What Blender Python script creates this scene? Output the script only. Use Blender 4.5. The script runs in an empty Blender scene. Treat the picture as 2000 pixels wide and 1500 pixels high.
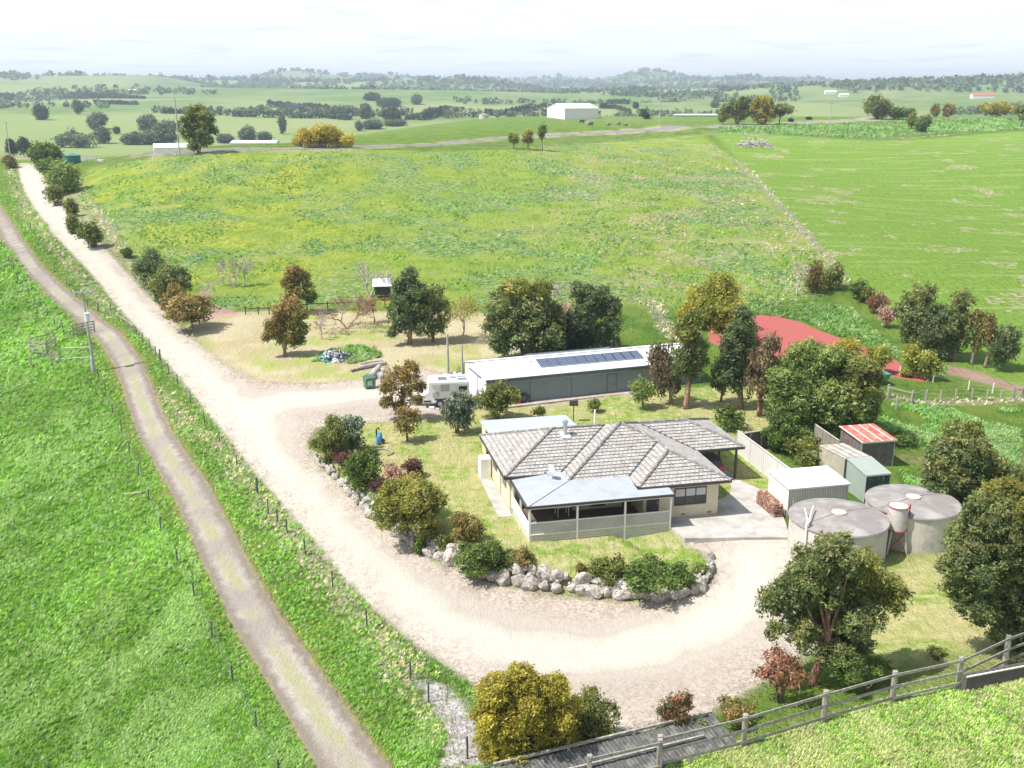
import bpy, math, random
import numpy as np
from mathutils import Vector
# ------------------------------------------------------------------ camera, sky, sun, exposure
F = 2000.0; TH = math.atan(575/F); H = 28.0          # focal length in photo pixels, pitch, camera height
S = bpy.context.scene; COL = S.collection
cam_d = bpy.data.cameras.new('camera'); cam = bpy.data.objects.new('camera', cam_d); COL.objects.link(cam)
cam.location = (0, 0, H); cam.rotation_euler = (math.pi/2-TH, 0, 0)
cam_d.sensor_width = 36; cam_d.lens = F/2000*36; cam_d.clip_start = .5; cam_d.clip_end = 30000
S.camera = cam
SUN_EL, SUN_AZ = math.radians(57), math.radians(19)   # elevation; direction shadows run, from +X towards +Y
W = bpy.data.worlds.new('World'); S.world = W; W.use_nodes = True
def world():
    nt = W.node_tree; n = nt.nodes; L = nt.links; n.clear()
    out = n.new('ShaderNodeOutputWorld'); bg = n.new('ShaderNodeBackground'); bg.inputs[1].default_value = .12
    sky = n.new('ShaderNodeTexSky'); sky.sky_type = 'NISHITA'; sky.sun_disc = False
    sky.sun_elevation = SUN_EL; sky.sun_rotation = math.radians(270)-SUN_AZ
    sky.air_density = 1.0; sky.dust_density = 2.0; sky.ozone_density = 1.0
    tc = n.new('ShaderNodeTexCoord'); sp = n.new('ShaderNodeSeparateXYZ'); L.new(tc.outputs['Generated'], sp.inputs[0])
    def M(op, a, b):
        m = n.new('ShaderNodeMath'); m.operation = op
        for i, s in enumerate((a, b)):
            if isinstance(s, (int, float)): m.inputs[i].default_value = s
            else: L.new(s, m.inputs[i])
        return m.outputs[0]
    zz = M('ADD', M('MAXIMUM', sp.outputs[2], 0.0), .06)
    cx = M('DIVIDE', sp.outputs[0], zz); cy = M('DIVIDE', sp.outputs[1], zz)
    cb = n.new('ShaderNodeCombineXYZ'); L.new(cx, cb.inputs[0]); L.new(cy, cb.inputs[1])
    no = n.new('ShaderNodeTexNoise'); no.inputs['Scale'].default_value = .55; no.inputs['Detail'].default_value = 9; no.inputs['Roughness'].default_value = .6
    L.new(cb.outputs[0], no.inputs['Vector'])
    r = n.new('ShaderNodeMapRange'); r.inputs[1].default_value = .30; r.inputs[2].default_value = .60; r.inputs[3].default_value = .84; r.inputs[4].default_value = .98
    L.new(no.outputs[0], r.inputs[0])
    # broken cloud undersides: small grey flecks low in the sky
    n2 = n.new('ShaderNodeTexNoise'); n2.inputs['Scale'].default_value = 1.3; n2.inputs['Detail'].default_value = 6
    L.new(cb.outputs[0], n2.inputs['Vector'])
    r2 = n.new('ShaderNodeMapRange'); r2.inputs[1].default_value = .55; r2.inputs[2].default_value = .68; r2.inputs[3].default_value = 0; r2.inputs[4].default_value = .5
    L.new(n2.outputs[0], r2.inputs[0])
    cc = n.new('ShaderNodeMixRGB'); cc.inputs[1].default_value = (6.9, 7.2, 7.45, 1); cc.inputs[2].default_value = (5.0, 5.5, 6.1, 1); L.new(r2.outputs[0], cc.inputs[0])
    el = n.new('ShaderNodeMapRange'); el.inputs[1].default_value = .16; el.inputs[2].default_value = .42; el.inputs[3].default_value = 1; el.inputs[4].default_value = .26
    L.new(sp.outputs[2], el.inputs[0]); fac = M('MULTIPLY', r.outputs[0], el.outputs[0])
    mx = n.new('ShaderNodeMixRGB'); L.new(fac, mx.inputs[0]); L.new(sky.outputs[0], mx.inputs[1]); L.new(cc.outputs[0], mx.inputs[2])
    L.new(mx.outputs[0], bg.inputs[0]); L.new(bg.outputs[0], out.inputs[0])
world()
sd_ = bpy.data.lights.new('sun', 'SUN'); sd_.energy = 5.0; sd_.angle = math.radians(.5); sd_.color = (1, .965, .9)
sun = bpy.data.objects.new('sun', sd_); COL.objects.link(sun)
_dir = Vector((math.cos(SUN_EL)*math.cos(SUN_AZ), math.cos(SUN_EL)*math.sin(SUN_AZ), -math.sin(SUN_EL)))
sun.rotation_euler = _dir.to_track_quat('-Z', 'Y').to_euler()
S.view_settings.view_transform = 'Standard'; S.view_settings.look = 'None'; S.view_settings.exposure = .5; S.view_settings.gamma = 1
S.render.engine = 'CYCLES'

# ------------------------------------------------------------------ helpers
def ray(u, v):
    x = (u-1000)/F; y = (750-v)/F
    return (x, math.cos(TH)+y*math.sin(TH), -math.sin(TH)+y*math.cos(TH))
def onz(u, v, z):
    r = ray(u, v); t = (z-H)/r[2]; return (r[0]*t, r[1]*t)
def ony(u, v, Y):
    r = ray(u, v); t = Y/r[1]; return (r[0]*t, Y, H+r[2]*t)
def depth(p): return p[1]*math.cos(TH)-(p[2]-H)*math.sin(TH)
def z_above(u, v, base):
    r = ray(u, v); return H+r[2]*base[1]/r[1]

def tag(o, label=None, cat=None, group=None, kind=None):
    if label: o['label'] = label
    if cat: o['category'] = cat
    if group: o['group'] = group
    if kind: o['kind'] = kind
    return o
def thing(name, label, cat, loc=(0, 0, 0), rz=0, group=None):
    o = bpy.data.objects.new(name, None); COL.objects.link(o); o.location = loc; o.rotation_euler = (0, 0, rz); o.empty_display_size = .3
    return tag(o, label, cat, group)
def link(name, me, parent=None, m=None, loc=None):
    o = bpy.data.objects.new(name, me); COL.objects.link(o)
    if parent: o.parent = parent
    if loc: o.location = loc
    if m is not None:
        for mm in (m if isinstance(m, (list, tuple)) else [m]): me.materials.append(mm)
    return o
class MB:
    """collects simple shapes; build() links them as one mesh"""
    def __init__(s): s.v = []; s.f = []; s.mi = []; s.uv = []
    def add(s, vs, fs, mi=0, uvs=None):
        k = len(s.v); s.v += [tuple(p) for p in vs]; s.f += [tuple(i+k for i in f) for f in fs]; s.mi += [mi]*len(fs)
        for j, f in enumerate(fs): s.uv.append(uvs[j] if uvs else None)
        return s
    def box(s, x0, x1, y0, y1, z0, z1, mi=0):
        return s.add([(x0,y0,z0),(x1,y0,z0),(x1,y1,z0),(x0,y1,z0),(x0,y0,z1),(x1,y0,z1),(x1,y1,z1),(x0,y1,z1)],
                     [(3,2,1,0),(4,5,6,7),(0,1,5,4),(1,2,6,5),(2,3,7,6),(3,0,4,7)], mi)
    def bar(s, p, q, w, h=None, mi=0, up=(0, 0, 1)):
        h = h or w; p = Vector(p); q = Vector(q); d = (q-p).normalized(); u = Vector(up)
        if abs(d.dot(u)) > .95: u = Vector((0, 1, 0))
        sx = d.cross(u).normalized()*w/2; sy = sx.cross(d).normalized()*h/2
        vs = [p-sx-sy, p+sx-sy, p+sx+sy, p-sx+sy, q-sx-sy, q+sx-sy, q+sx+sy, q-sx+sy]
        return s.add(vs, [(0,1,2,3),(7,6,5,4),(1,0,4,5),(2,1,5,6),(3,2,6,7),(0,3,7,4)], mi)
    def tube(s, pts, rs, n=6, mi=0, cap=True):
        pts = [Vector(p) for p in pts]; rs = rs if isinstance(rs, (list, tuple)) else [rs]*len(pts)
        rings = []; k = len(s.v); prev = None
        for i, p in enumerate(pts):
            d = (pts[min(i+1, len(pts)-1)]-pts[max(i-1, 0)]).normalized()
            if prev is None: a = d.orthogonal().normalized()
            else: a = (prev-d*prev.dot(d)); a = a.normalized() if a.length > 1e-5 else d.orthogonal().normalized()
            prev = a; b = d.cross(a)
            for j in range(n):
                t = 2*math.pi*j/n; s.v.append(tuple(p+(a*math.cos(t)+b*math.sin(t))*rs[i]))
        for i in range(len(pts)-1):
            for j in range(n):
                s.f.append((k+i*n+j, k+i*n+(j+1)%n, k+(i+1)*n+(j+1)%n, k+(i+1)*n+j)); s.mi.append(mi); s.uv.append(None)
        if cap:
            s.f.append(tuple(k+j for j in reversed(range(n)))); s.mi.append(mi); s.uv.append(None)
            s.f.append(tuple(k+(len(pts)-1)*n+j for j in range(n))); s.mi.append(mi); s.uv.append(None)
        return s
    def cyl(s, x, y, z0, z1, r, n=24, mi=0, r2=None): return s.tube([(x, y, z0), (x, y, z1)], [r, r2 if r2 is not None else r], n, mi)
    def slab(s, poly, th, mi=0):
        """poly: 3d points (ccw from above), thickness downwards"""
        n = len(poly); vs = [tuple(p) for p in poly]+[(p[0], p[1], p[2]-th) for p in poly]
        fs = [tuple(range(n)), tuple(range(2*n-1, n-1, -1))]+[(i+n, (i+1) % n+n, (i+1) % n, i) for i in range(n)]
        return s.add(vs, fs, mi)
    def build(s, name, mats, parent=None, loc=None, smooth=False):
        me = bpy.data.meshes.new(name); me.from_pydata(s.v, [], s.f); me.update()
        o = link(name, me, parent, mats, loc)
        if any(s.mi): me.polygons.foreach_set('material_index', s.mi)
        if any(u is not None for u in s.uv):
            ul = me.uv_layers.new(name='UVMap'); i = 0
            for f, u in zip(s.f, s.uv):
                for j in range(len(f)):
                    if u: ul.data[i].uv = u[j]
                    i += 1
        if smooth: me.polygons.foreach_set('use_smooth', [True]*len(me.polygons))
        return o
def np_mesh(name, V, Fc, col=None, parent=None, mats=None, loc=None, smooth=False):
    """V (n,3), Fc (m,k) int, col (n,3) point colours"""
    me = bpy.data.meshes.new(name); n = len(V); m, k = Fc.shape
    me.vertices.add(n); me.vertices.foreach_set('co', V.astype(np.float32).ravel())
    me.loops.add(m*k); me.loops.foreach_set('vertex_index', Fc.astype(np.int32).ravel())
    me.polygons.add(m); me.polygons.foreach_set('loop_start', np.arange(m, dtype=np.int32)*k)
    if smooth: me.polygons.foreach_set('use_smooth', np.ones(m, bool))
    if col is not None:
        a = me.color_attributes.new('Col', 'FLOAT_COLOR', 'POINT'); a.data.foreach_set('color', np.hstack([col, np.ones((n, 1))]).astype(np.float32).ravel())
    me.update(calc_edges=True); me.validate()
    return link(name, me, parent, mats, loc)

# ------------------------------------------------------------------ materials
class NT:
    def __init__(s, name):
        s.m = bpy.data.materials.new(name); s.m.use_nodes = True; s.t = s.m.node_tree; s.n = s.t.nodes; s.L = s.t.links
        s.b = s.n['Principled BSDF']; s.b.inputs['Roughness'].default_value = .8; s.tc = None
    def set(s, sock, val):
        if isinstance(val, (int, float)): sock.default_value = val
        elif isinstance(val, (tuple, list)): sock.default_value = (*val, 1) if len(val) == 3 and sock.type == 'RGBA' else val
        else: s.L.new(val, sock)
    def math(s, op, a, b=0., c=None):
        m = s.n.new('ShaderNodeMath'); m.operation = op; s.set(m.inputs[0], a); s.set(m.inputs[1], b)
        if c is not None: s.set(m.inputs[2], c)
        return m.outputs[0]
    def coord(s, kind='Object', scale=(1, 1, 1), rot=(0, 0, 0)):
        if not s.tc: s.tc = s.n.new('ShaderNodeTexCoord')
        mp = s.n.new('ShaderNodeMapping'); mp.inputs['Scale'].default_value = scale; mp.inputs['Rotation'].default_value = rot
        s.L.new(s.tc.outputs[kind], mp.inputs[0]); return mp.outputs[0]
    def noise(s, vec, scale, detail=4, rough=.55, dist=0):
        t = s.n.new('ShaderNodeTexNoise'); s.L.new(vec, t.inputs['Vector']); t.inputs['Scale'].default_value = scale
        t.inputs['Detail'].default_value = detail; t.inputs['Roughness'].default_value = rough; t.inputs['Distortion'].default_value = dist; return t.outputs[0]
    def vor(s, vec, scale, out='Distance'):
        t = s.n.new('ShaderNodeTexVoronoi'); s.L.new(vec, t.inputs['Vector']); t.inputs['Scale'].default_value = scale; return t.outputs[out]
    def rng(s, x, a, b, c=0., d=1.):
        r = s.n.new('ShaderNodeMapRange'); s.set(r.inputs[0], x)
        for i, q in enumerate((a, b, c, d)): s.set(r.inputs[i+1], q)
        return r.outputs[0]
    def mix(s, f, a, b, mode='MIX'):
        m = s.n.new('ShaderNodeMixRGB'); m.blend_type = mode; s.set(m.inputs[0], f); s.set(m.inputs[1], a); s.set(m.inputs[2], b); return m.outputs[0]
    def attr(s, name, out='Fac'):
        a = s.n.new('ShaderNodeAttribute'); a.attribute_name = name; return a.outputs[out]
    def bump(s, h, strength=.5, dist=.05):
        b = s.n.new('ShaderNodeBump'); b.inputs['Strength'].default_value = strength; b.inputs['Distance'].default_value = dist
        s.L.new(h, b.inputs['Height']); s.L.new(b.outputs[0], s.b.inputs['Normal']); return s
    def col(s, c): s.set(s.b.inputs['Base Color'], c); return s
_mc = {}
def mat(name, c, rough=.7, var=.25, scale=3., metal=0, c2=None, patch=None, stripe=None, bump=0.):
    """weathered material. c2/patch: (scale, lo, hi) second colour in patches. stripe: (axis, pitch, strength) ribs"""
    if name in _mc: return _mc[name]
    t = NT(name); v = t.coord()
    n1 = t.noise(v, scale, 6, .6); dark = tuple(q*(1-var) for q in c); lite = tuple(min(1, q*(1+var*.6)) for q in c)
    cc = t.mix(t.rng(n1, .3, .7), dark, lite)
    if c2:
        ps, lo, hi = patch or (1.5, .5, .6)
        cc = t.mix(t.rng(t.noise(v, ps, 5, .6), lo, hi), cc, c2)
    if stripe:
        ax, pitch, st = stripe
        sp = t.n.new('ShaderNodeSeparateXYZ'); t.L.new(v, sp.inputs[0])
        w = t.math('SINE', t.math('MULTIPLY', sp.outputs[ax], 2*math.pi/pitch))
        cc = t.mix(t.rng(w, -1, 1, 0, st*.5), cc, tuple(q*.5 for q in c)); t.bump(w, .6, pitch*.12)
    elif bump: t.bump(t.noise(v, scale*6, 4), bump, .03)
    t.col(cc); t.b.inputs['Roughness'].default_value = rough; t.b.inputs['Metallic'].default_value = metal
    _mc[name] = t.m; return t.m
def leafmat():
    t = NT('foliage'); c = t.attr('Col', 'Color'); t.col(c); t.b.inputs['Roughness'].default_value = .55
    t.b.inputs['Specular IOR Level'].default_value = .35
    tr = t.n.new('ShaderNodeBsdfTranslucent'); t.L.new(t.mix(1, c, (1.0, 1.15, .6), 'MULTIPLY'), tr.inputs[0])
    mx = t.n.new('ShaderNodeMixShader'); mx.inputs[0].default_value = .42
    t.L.new(t.b.outputs[0], mx.inputs[1]); t.L.new(tr.outputs[0], mx.inputs[2]); t.L.new(mx.outputs[0], t.n['Material Output'].inputs[0])
    return t.m
LEAF = leafmat()
BARK = mat('bark', (.20, .15, .11), .9, .45, 9, c2=(.34, .29, .24), patch=(4, .5, .62))
BARKRED = mat('bark_reddish', (.30, .15, .10), .9, .4, 7, c2=(.38, .30, .25), patch=(3, .5, .62))
BAREW = mat('bare_branches', (.42, .36, .32), .9, .3, 6)
WOODG = mat('grey_timber', (.30, .27, .24), .9, .35, 6, c2=(.42, .39, .35), patch=(5, .5, .65))
WOODD = mat('dark_post_timber', (.085, .08, .07), .9, .4, 9)
WIRE = mat('fence_wire', (.45, .46, .45), .5, .1, 3, .4)

# ------------------------------------------------------------------ terrain shape
# control points: photo pixel plus either the distance ahead Y or the ground level z
CT = []
def cz(u, v, z): x, y = onz(u, v, z); CT.append((x, y, z))
def cy(u, v, Y): CT.append(ony(u, v, Y))
for u, v, z in [(1036,1069,-.5),(1402,996,-.05),(941,885,-.25),(1500,860,-.1),(1308,1027,-.1),(1450,1060,-.15),(1545,1050,-.1),(1430,930,0),
    (1200,830,-.1),(950,795,0),(1180,775,.1),(1375,752,.35),(904,750,0),(1300,700,.5),(620,905,-.6),(700,985,-1.1),(830,1085,-1.7),(1000,1150,-1.9),(1200,1172,-1.8),(1380,1150,-.9),
    (800,900,-.2),(760,830,-.1),(560,800,-.2),(1000,1250,-1.6),(1250,1300,-1.2),(1450,1200,-.7),(900,1330,-1.0),(700,1150,-1.6),(550,980,-1.3),
    (450,750,-.2),(300,640,.8),(300,860,-1.9),(200,900,-2.6),(0,900,-3.2),(400,1200,-2.2),(620,1400,-1.2),(100,1300,-3.2),(0,1500,-3.0),(300,1480,-2.2),
    (150,727,-1.2),(0,700,-1.6),(1100,1480,.6),(1500,1450,1.3),(1870,1350,2.0),(2000,1300,2.1),(1800,1480,2.3),(1600,1330,.6),(1690,1080,-.3),(1850,1100,-.1),(1960,1200,1.0),
    (370,610,.8),(600,600,.9),(900,640,.5),(700,690,.2),(1100,640,1.0),(1740,900,-.7),(1900,760,-1.6),(2000,900,-1.2),(1980,700,-1.0),(1700,700,-.9),(1500,640,-.2),(1600,720,-.6),
    (1700,600,-.3),(1400,600,1.0),(1300,600,1.5),(1460,840,0),(1600,800,-.3)]: cz(u, v, z)
for u, v, Y in [(180,480,160),(90,400,205),(50,328,295),(10,500,152),(240,470,162),(130,350,243),(160,320,256),(600,500,160),(460,545,146),(600,400,195),(600,345,217),(600,300,238),(350,304,236),(250,315,243),(350,400,186),(200,400,196),
    (1000,290,268),(1000,340,240),(1000,400,203),(1000,500,160),(1200,450,178),(1200,350,232),(1440,310,290),(1550,430,190),(1650,550,144),(1350,400,205),
    (1900,400,226),(1900,550,144),(1900,300,300),(1700,330,275),(1700,270,370),(1870,263,385),(2000,330,265),(2000,250,430),(1480,290,310),
    (950,277,300),(700,289,262),(560,293,250),(1300,250,392),(1420,246,415),(1600,239,440),(1800,229,490),(2000,225,520),(1200,262,350),(860,283,290),
    (1120,233,500),(700,267,372),(850,245,470),(945,226,560),(1288,243,374),(1000,228,590),(20,305,325)]: cy(u, v, Y)
for x, y, z in [(-200,560,-6),(-60,620,-6),(0,760,2),(150,640,10),(350,640,12),(-350,300,-2),(-350,100,-10),(-200,120,-7),(-90,60,-4.5),(-200,-80,-10),(0,-80,-1),(60,-60,2),(200,-80,0),(120,40,1),(200,80,-4),(350,100,-8),(350,300,6),(350,450,18),(-350,760,-8),(350,760,5),(-120,380,2),(-200,420,-4),(-300,560,-8),
    (-20,10,-1),(30,15,2)]: CT.append((x, y, z))
CT = np.array(CT)
def _k(r2): return np.where(r2 > 1e-9, r2*np.log(np.maximum(r2, 1e-9))*.5, 0)
def _tps():
    P = CT[:, :2]/100; n = len(P); A = np.zeros((n+3, n+3)); d = ((P[:, None]-P[None])**2).sum(-1)
    A[:n, :n] = _k(d)+np.eye(n)*.004; A[:n, n] = 1; A[:n, n+1:] = P; A[n, :n] = 1; A[n+1:, :n] = P.T
    return P, np.linalg.solve(A, np.concatenate([CT[:, 2], np.zeros(3)]))
TP, TW = _tps()
def _hash(i, j, s): 
    q = np.sin(i*127.1+j*311.7+s*74.7)*43758.5453; return q-np.floor(q)
def vnoise(x, y, s=0):
    i = np.floor(x); j = np.floor(y); a = x-i; b = y-j; a = a*a*(3-2*a); b = b*b*(3-2*b)
    return (_hash(i, j, s)*(1-a)+_hash(i+1, j, s)*a)*(1-b)+(_hash(i, j+1, s)*(1-a)+_hash(i+1, j+1, s)*a)*b
BX = [0, 480, 620, 760, 900, 1100, 1500, 2200, 3000, 4200, 5600, 7500, 12000]
BZ = [9, 8, -5, -8, -5, 0, 7, 14, 22, 38, 54, 44, 20]
def zfar(x, y):
    R = np.sqrt(x*x+y*y); z = np.interp(R, BX, BZ)
    a = np.clip(R-430, 0, 2700)
    z = z+a*.029*(vnoise(x/430+3.4, y/330+7, 1)-.5)+a*.019*(vnoise(x/950+1, y/560, 2)-.5)+np.clip(R-2800, 0, 2500)*.022*(vnoise(x/800, y/1500, 5)-.42)
    return z
def smooth(a, b, x): t = np.clip((x-a)/(b-a), 0, 1); return t*t*(3-2*t)
def seg_dist(x, y, P):
    """distance to polyline, param index (float)"""
    best = np.full(x.shape, 1e9); par = np.zeros(x.shape)
    for i in range(len(P)-1):
        ax, ay = P[i][:2]; bx, by = P[i+1][:2]; dx, dy = bx-ax, by-ay; L2 = dx*dx+dy*dy+1e-9
        t = np.clip(((x-ax)*dx+(y-ay)*dy)/L2, 0, 1); d = np.hypot(x-ax-t*dx, y-ay-t*dy); m = d < best
        best = np.where(m, d, best); par = np.where(m, i+t, par)
    return best, par
def inside(x, y, P):
    c = np.zeros(x.shape, bool); n = len(P)
    for i in range(n):
        x0, y0 = P[i][:2]; x1, y1 = P[(i+1) % n][:2]
        if y0 == y1: continue
        c ^= ((y0 > y) != (y1 > y)) & (x < (x1-x0)*(y-y0)/(y1-y0)+x0)
    return c
def sdist(x, y, P):   # signed: positive inside
    d, _ = seg_dist(x, y, list(P)+[P[0]]); return np.where(inside(x, y, P), d, -d)
# rock-wall foot line with the height of the bank behind it
WALLPX = [(612,893,.15),(622,905,.4),(645,925,.55),(665,948,.6),(690,975,.7),(715,1000,.8),(745,1022,.9),(775,1045,1.),(805,1070,1.1),(830,1088,1.2),(870,1104,1.25),(910,1122,1.25),(950,1139,1.25),(1000,1150,1.3),(1050,1160,1.35),(1100,1166,1.35),(1150,1171,1.3),(1200,1175,1.25),(1250,1174,1.1),(1300,1172,1.),(1345,1164,.95),(1372,1147,.8),(1386,1128,.6),(1392,1110,.3),(1388,1095,.1)]
def _wz(u, v): return np.interp(u, [612,700,830,1000,1200,1380,1395], [-.6,-1.1,-1.7,-1.9,-1.8,-.9,-.7])
WALL = [(*onz(u, v, float(_wz(u, v))), h) for u, v, h in WALLPX]
WIN = WALL+[(*onz(1300, 1000, -.2), 0), (*onz(900, 800, 0), 0), (*onz(640, 825, -.3), 0)]
def height(x, y):
    x = np.asarray(x, float); y = np.asarray(y, float); sh = x.shape; x = x.ravel(); y = y.ravel()
    R = np.hypot(x, y); far = zfar(x, y); out = far.copy()
    w = 1-smooth(480, 760, y); w = np.minimum(w, 1-smooth(300, 420, np.abs(x)+0*y)); near = w > 0
    if near.any():
        X = np.clip(x[near], -400, 400)/100; Y = np.clip(y[near], -120, 780)/100; z = np.zeros(X.shape); n = len(TP)
        for i in range(0, len(X), 40000):
            xs = X[i:i+40000]; ys = Y[i:i+40000]; d = (xs[:, None]-TP[:, 0])**2+(ys[:, None]-TP[:, 1])**2
            z[i:i+40000] = _k(d)@TW[:n]+TW[n]+TW[n+1]*xs+TW[n+2]*ys
        xn = x[near]; yn = y[near]
        z = z+.10*(vnoise(xn/7, yn/7, 8)-.5)*smooth(90, 130, yn)+.05*(vnoise(xn/1.3, yn/1.3, 9)-.5)*smooth(60, 90, yn)
        loc = (xn > -30) & (xn < 35) & (yn > 30) & (yn < 100)
        if loc.any():
            a, b = xn[loc], yn[loc]; d, p = seg_dist(a, b, WALL); ins = inside(a, b, WIN)
            hs = np.interp(p, range(len(WALL)), [q[2] for q in WALL])
            z[loc] += hs*smooth(.15, .75, d)*np.exp(-np.clip(d-1.5, 0, None)/4.5)*ins
        out[near] = z*w[near]+far[near]*(1-w[near])
    return out.reshape(sh)
def axis_(lo, hi, c0, c1, s, g):
    mid = list(np.arange(c0, c1, s)); r = [mid[-1]]; st = s
    while r[-1] < hi: st *= 1+g; r.append(r[-1]+st)
    l = [mid[0]]; st = s
    while l[-1] > lo: st *= 1+g; l.append(l[-1]-st)
    return np.array(l[:0:-1]+mid+r[1:])
GX = axis_(-7000, 7000, -42, 46, .42, .024); GY = axis_(-120, 9500, 30, 112, .42, .0125)
GXX, GYY = np.meshgrid(GX, GY); GZ = height(GXX, GYY)
def hz(x, y):
    i = np.clip(np.searchsorted(GX, x)-1, 0, len(GX)-2); j = np.clip(np.searchsorted(GY, y)-1, 0, len(GY)-2)
    a = (x-GX[i])/(GX[i+1]-GX[i]); b = (y-GY[j])/(GY[j+1]-GY[j])
    return (GZ[j, i]*(1-a)+GZ[j, i+1]*a)*(1-b)+(GZ[j+1, i]*(1-a)+GZ[j+1, i+1]*a)*b
_T = np.geomspace(20, 9300, 2600)
def G(u, v, Y=None):
    """point of the ground seen at photo pixel (u, v), or at distance Y along that column"""
    if Y is not None:
        p = ony(u, v, Y); return (p[0], Y, float(hz(np.array(p[0]), np.array(Y))))
    r = ray(u, v); t = _T/r[1]; x = r[0]*t; y = r[1]*t; z = H+r[2]*t
    below = z < hz(x, y); k = int(np.argmax(below)) if below.any() else len(_T)-1
    k = max(k, 1); a, b = t[k-1], t[k]
    for _ in range(18):
        m = (a+b)/2
        if H+r[2]*m < hz(np.array(r[0]*m), np.array(r[1]*m)): b = m
        else: a = m
    return (r[0]*b, r[1]*b, float(hz(np.array(r[0]*b), np.array(r[1]*b))))
def GP(L): return [G(*q) for q in L]

# ------------------------------------------------------------------ ground cover regions (laid out on the ground)
DRIVE = GP([(36,318),(36,333),(40,352),(54,385),(76,420),(105,460),(150,505),(192,550),(240,610),(290,668),(348,735),(400,800),(450,862),(500,928),(560,995),(618,1062),(672,1130),(735,1195),(800,1250),(870,1300),(940,1345),(1020,1395),(1100,1430),(1200,1425),(1290,1405),(1380,1395),(1470,1345),(1540,1300),(1620,1250),(1600,1180),(1560,1120),(1552,1050),
    (1500,1045),(1338,1047),(1345,1065),(1375,1080),(1390,1096),(1393,1122),(1372,1149),(1310,1173),(1200,1175),(1100,1166),(1000,1150),(910,1122),(830,1088),(775,1045),(715,1000),(665,948),(622,906),(600,870),(618,835),(700,826),(800,822),(868,812),(925,795),(950,797),(1010,792),(1070,793),(1190,772),(1260,768),(1255,762),(1180,764),(1000,784),(955,793),(905,757),(890,728),
    (830,722),(760,722),(700,742),(640,750),(560,750),(490,742),(440,715),(395,680),(350,638),(312,598),(262,548),(218,500),(172,450),(133,410),(108,380),(88,352),(74,330),(66,318)])
DRIVE = [p for p in DRIVE]
def trk(L): return [G(u, v) for u, v in L]
TRACK = trk([(-60,350),(-25,385),(0,425),(25,470),(60,520),(108,567),(160,612),(212,655),(248,705),(268,755),(283,800),(305,850),(335,900),(372,955),(412,1040),(452,1120),(500,1210),(560,1300),(625,1400),(690,1500),(740,1580)])
DCL = trk([(50,325),(62,365),(100,420),(160,490),(220,560),(290,635),(350,700),(410,765),(460,830),(520,900),(590,980),(660,1060),(730,1130),(820,1200),(930,1250),(1060,1275),(1200,1270),(1330,1240),(1430,1180),(1480,1110),(1490,1060)])
DCL2 = trk([(480,860),(500,810),(560,780),(650,775),(760,765),(850,780)])
TRACK2 = trk([(150,605),(185,640),(215,675),(240,720),(262,775)])
ARENA = GP([(1383,640),(1440,622),(1500,613),(1560,628),(1640,660),(1720,690),(1758,708),(1765,728),(1830,742),(1805,746),(1740,735),(1700,728),(1560,700),(1440,690),(1385,668)])
DRYP = GP([(362,636),(420,612),(520,607),(620,606),(720,608),(800,606),(900,604),(950,612),(1000,640),(1040,690),(960,700),(905,706),(880,740),(700,746),(640,752),(560,752),(490,745),(440,718),(395,683)])
LAWNP = GP([(612,880),(640,835),(700,826),(868,812),(925,797),(950,800),(1180,772),(1375,755),(1500,750),(1530,800),(1560,850),(1450,850),(1545,915),(1500,970),(1500,1050),(1340,1050),(1400,1110),(1385,1150),(1200,1172),(1000,1150),(860,1100),(760,1030),(690,970)])
LAWN2 = GP([(1720,1085),(1860,1075),(2080,1180),(2080,1300),(1900,1290),(1760,1310),(1620,1290),(1660,1200)])
YARD = GP([(1100,1560),(1300,1480),(1500,1440),(1720,1370),(2100,1300),(2100,1560)])
UPPER = GP([(165,330),(350,305),(700,292),(1000,292),(1200,275),(1370,262),(1440,315),(1550,430),(1645,550),(1560,590),(1460,600),(1300,600),(900,600),(620,604),(420,606),(330,570),(230,480),(150,400)])
RIGHTP = GP([(1390,258),(1500,262),(1700,275),(1850,268),(2080,250),(2150,800),(1960,770),(1880,720),(1700,600),(1645,550),(1550,430),(1440,315)])
LEFTP = GP([(-100,420),(0,470),(60,545),(110,600),(150,660),(185,725),(215,790),(262,900),(290,970),(340,1080),(372,1150),(410,1240),(455,1330),(500,1430),(545,1520),(560,1600),(-300,1600),(-400,900)])
ROAD = [G(u, v) for u, v in [(30,310),(90,309),(165,312),(350,301),(560,294),(700,289),(860,281),(980,270),(1100,262),(1200,258),(1300,252),(1420,245),(1560,240),(1700,234),(1850,227),(2000,224),(2200,220)]]
ROAD = [(x, y) if i < 0 else (x, y+ (4 if i < 6 else 0)) for i, (x, y, z) in enumerate(ROAD)]
BARE = GP([(395,560),(415,545),(412,590),(470,612),(470,618),(400,625),(350,630),(375,600)])
BARE2 = GP([(1700,738),(1760,735),(1830,725),(1985,765),(2060,790),(2060,775),(1900,722),(1840,712),(1790,720)])
BARE3 = GP([(1640,880),(1990,950),(2060,900),(1990,870),(1960,885)])
PEBBLE = GP([(860,1330),(900,1360),(930,1400),(960,1450),(1010,1490),(860,1500),(880,1440),(850,1390),(800,1320)])
PEBBLE2 = GP([(1130,1405),(1180,1378),(1260,1378),(1330,1390),(1270,1425),(1200,1440)])
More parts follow.
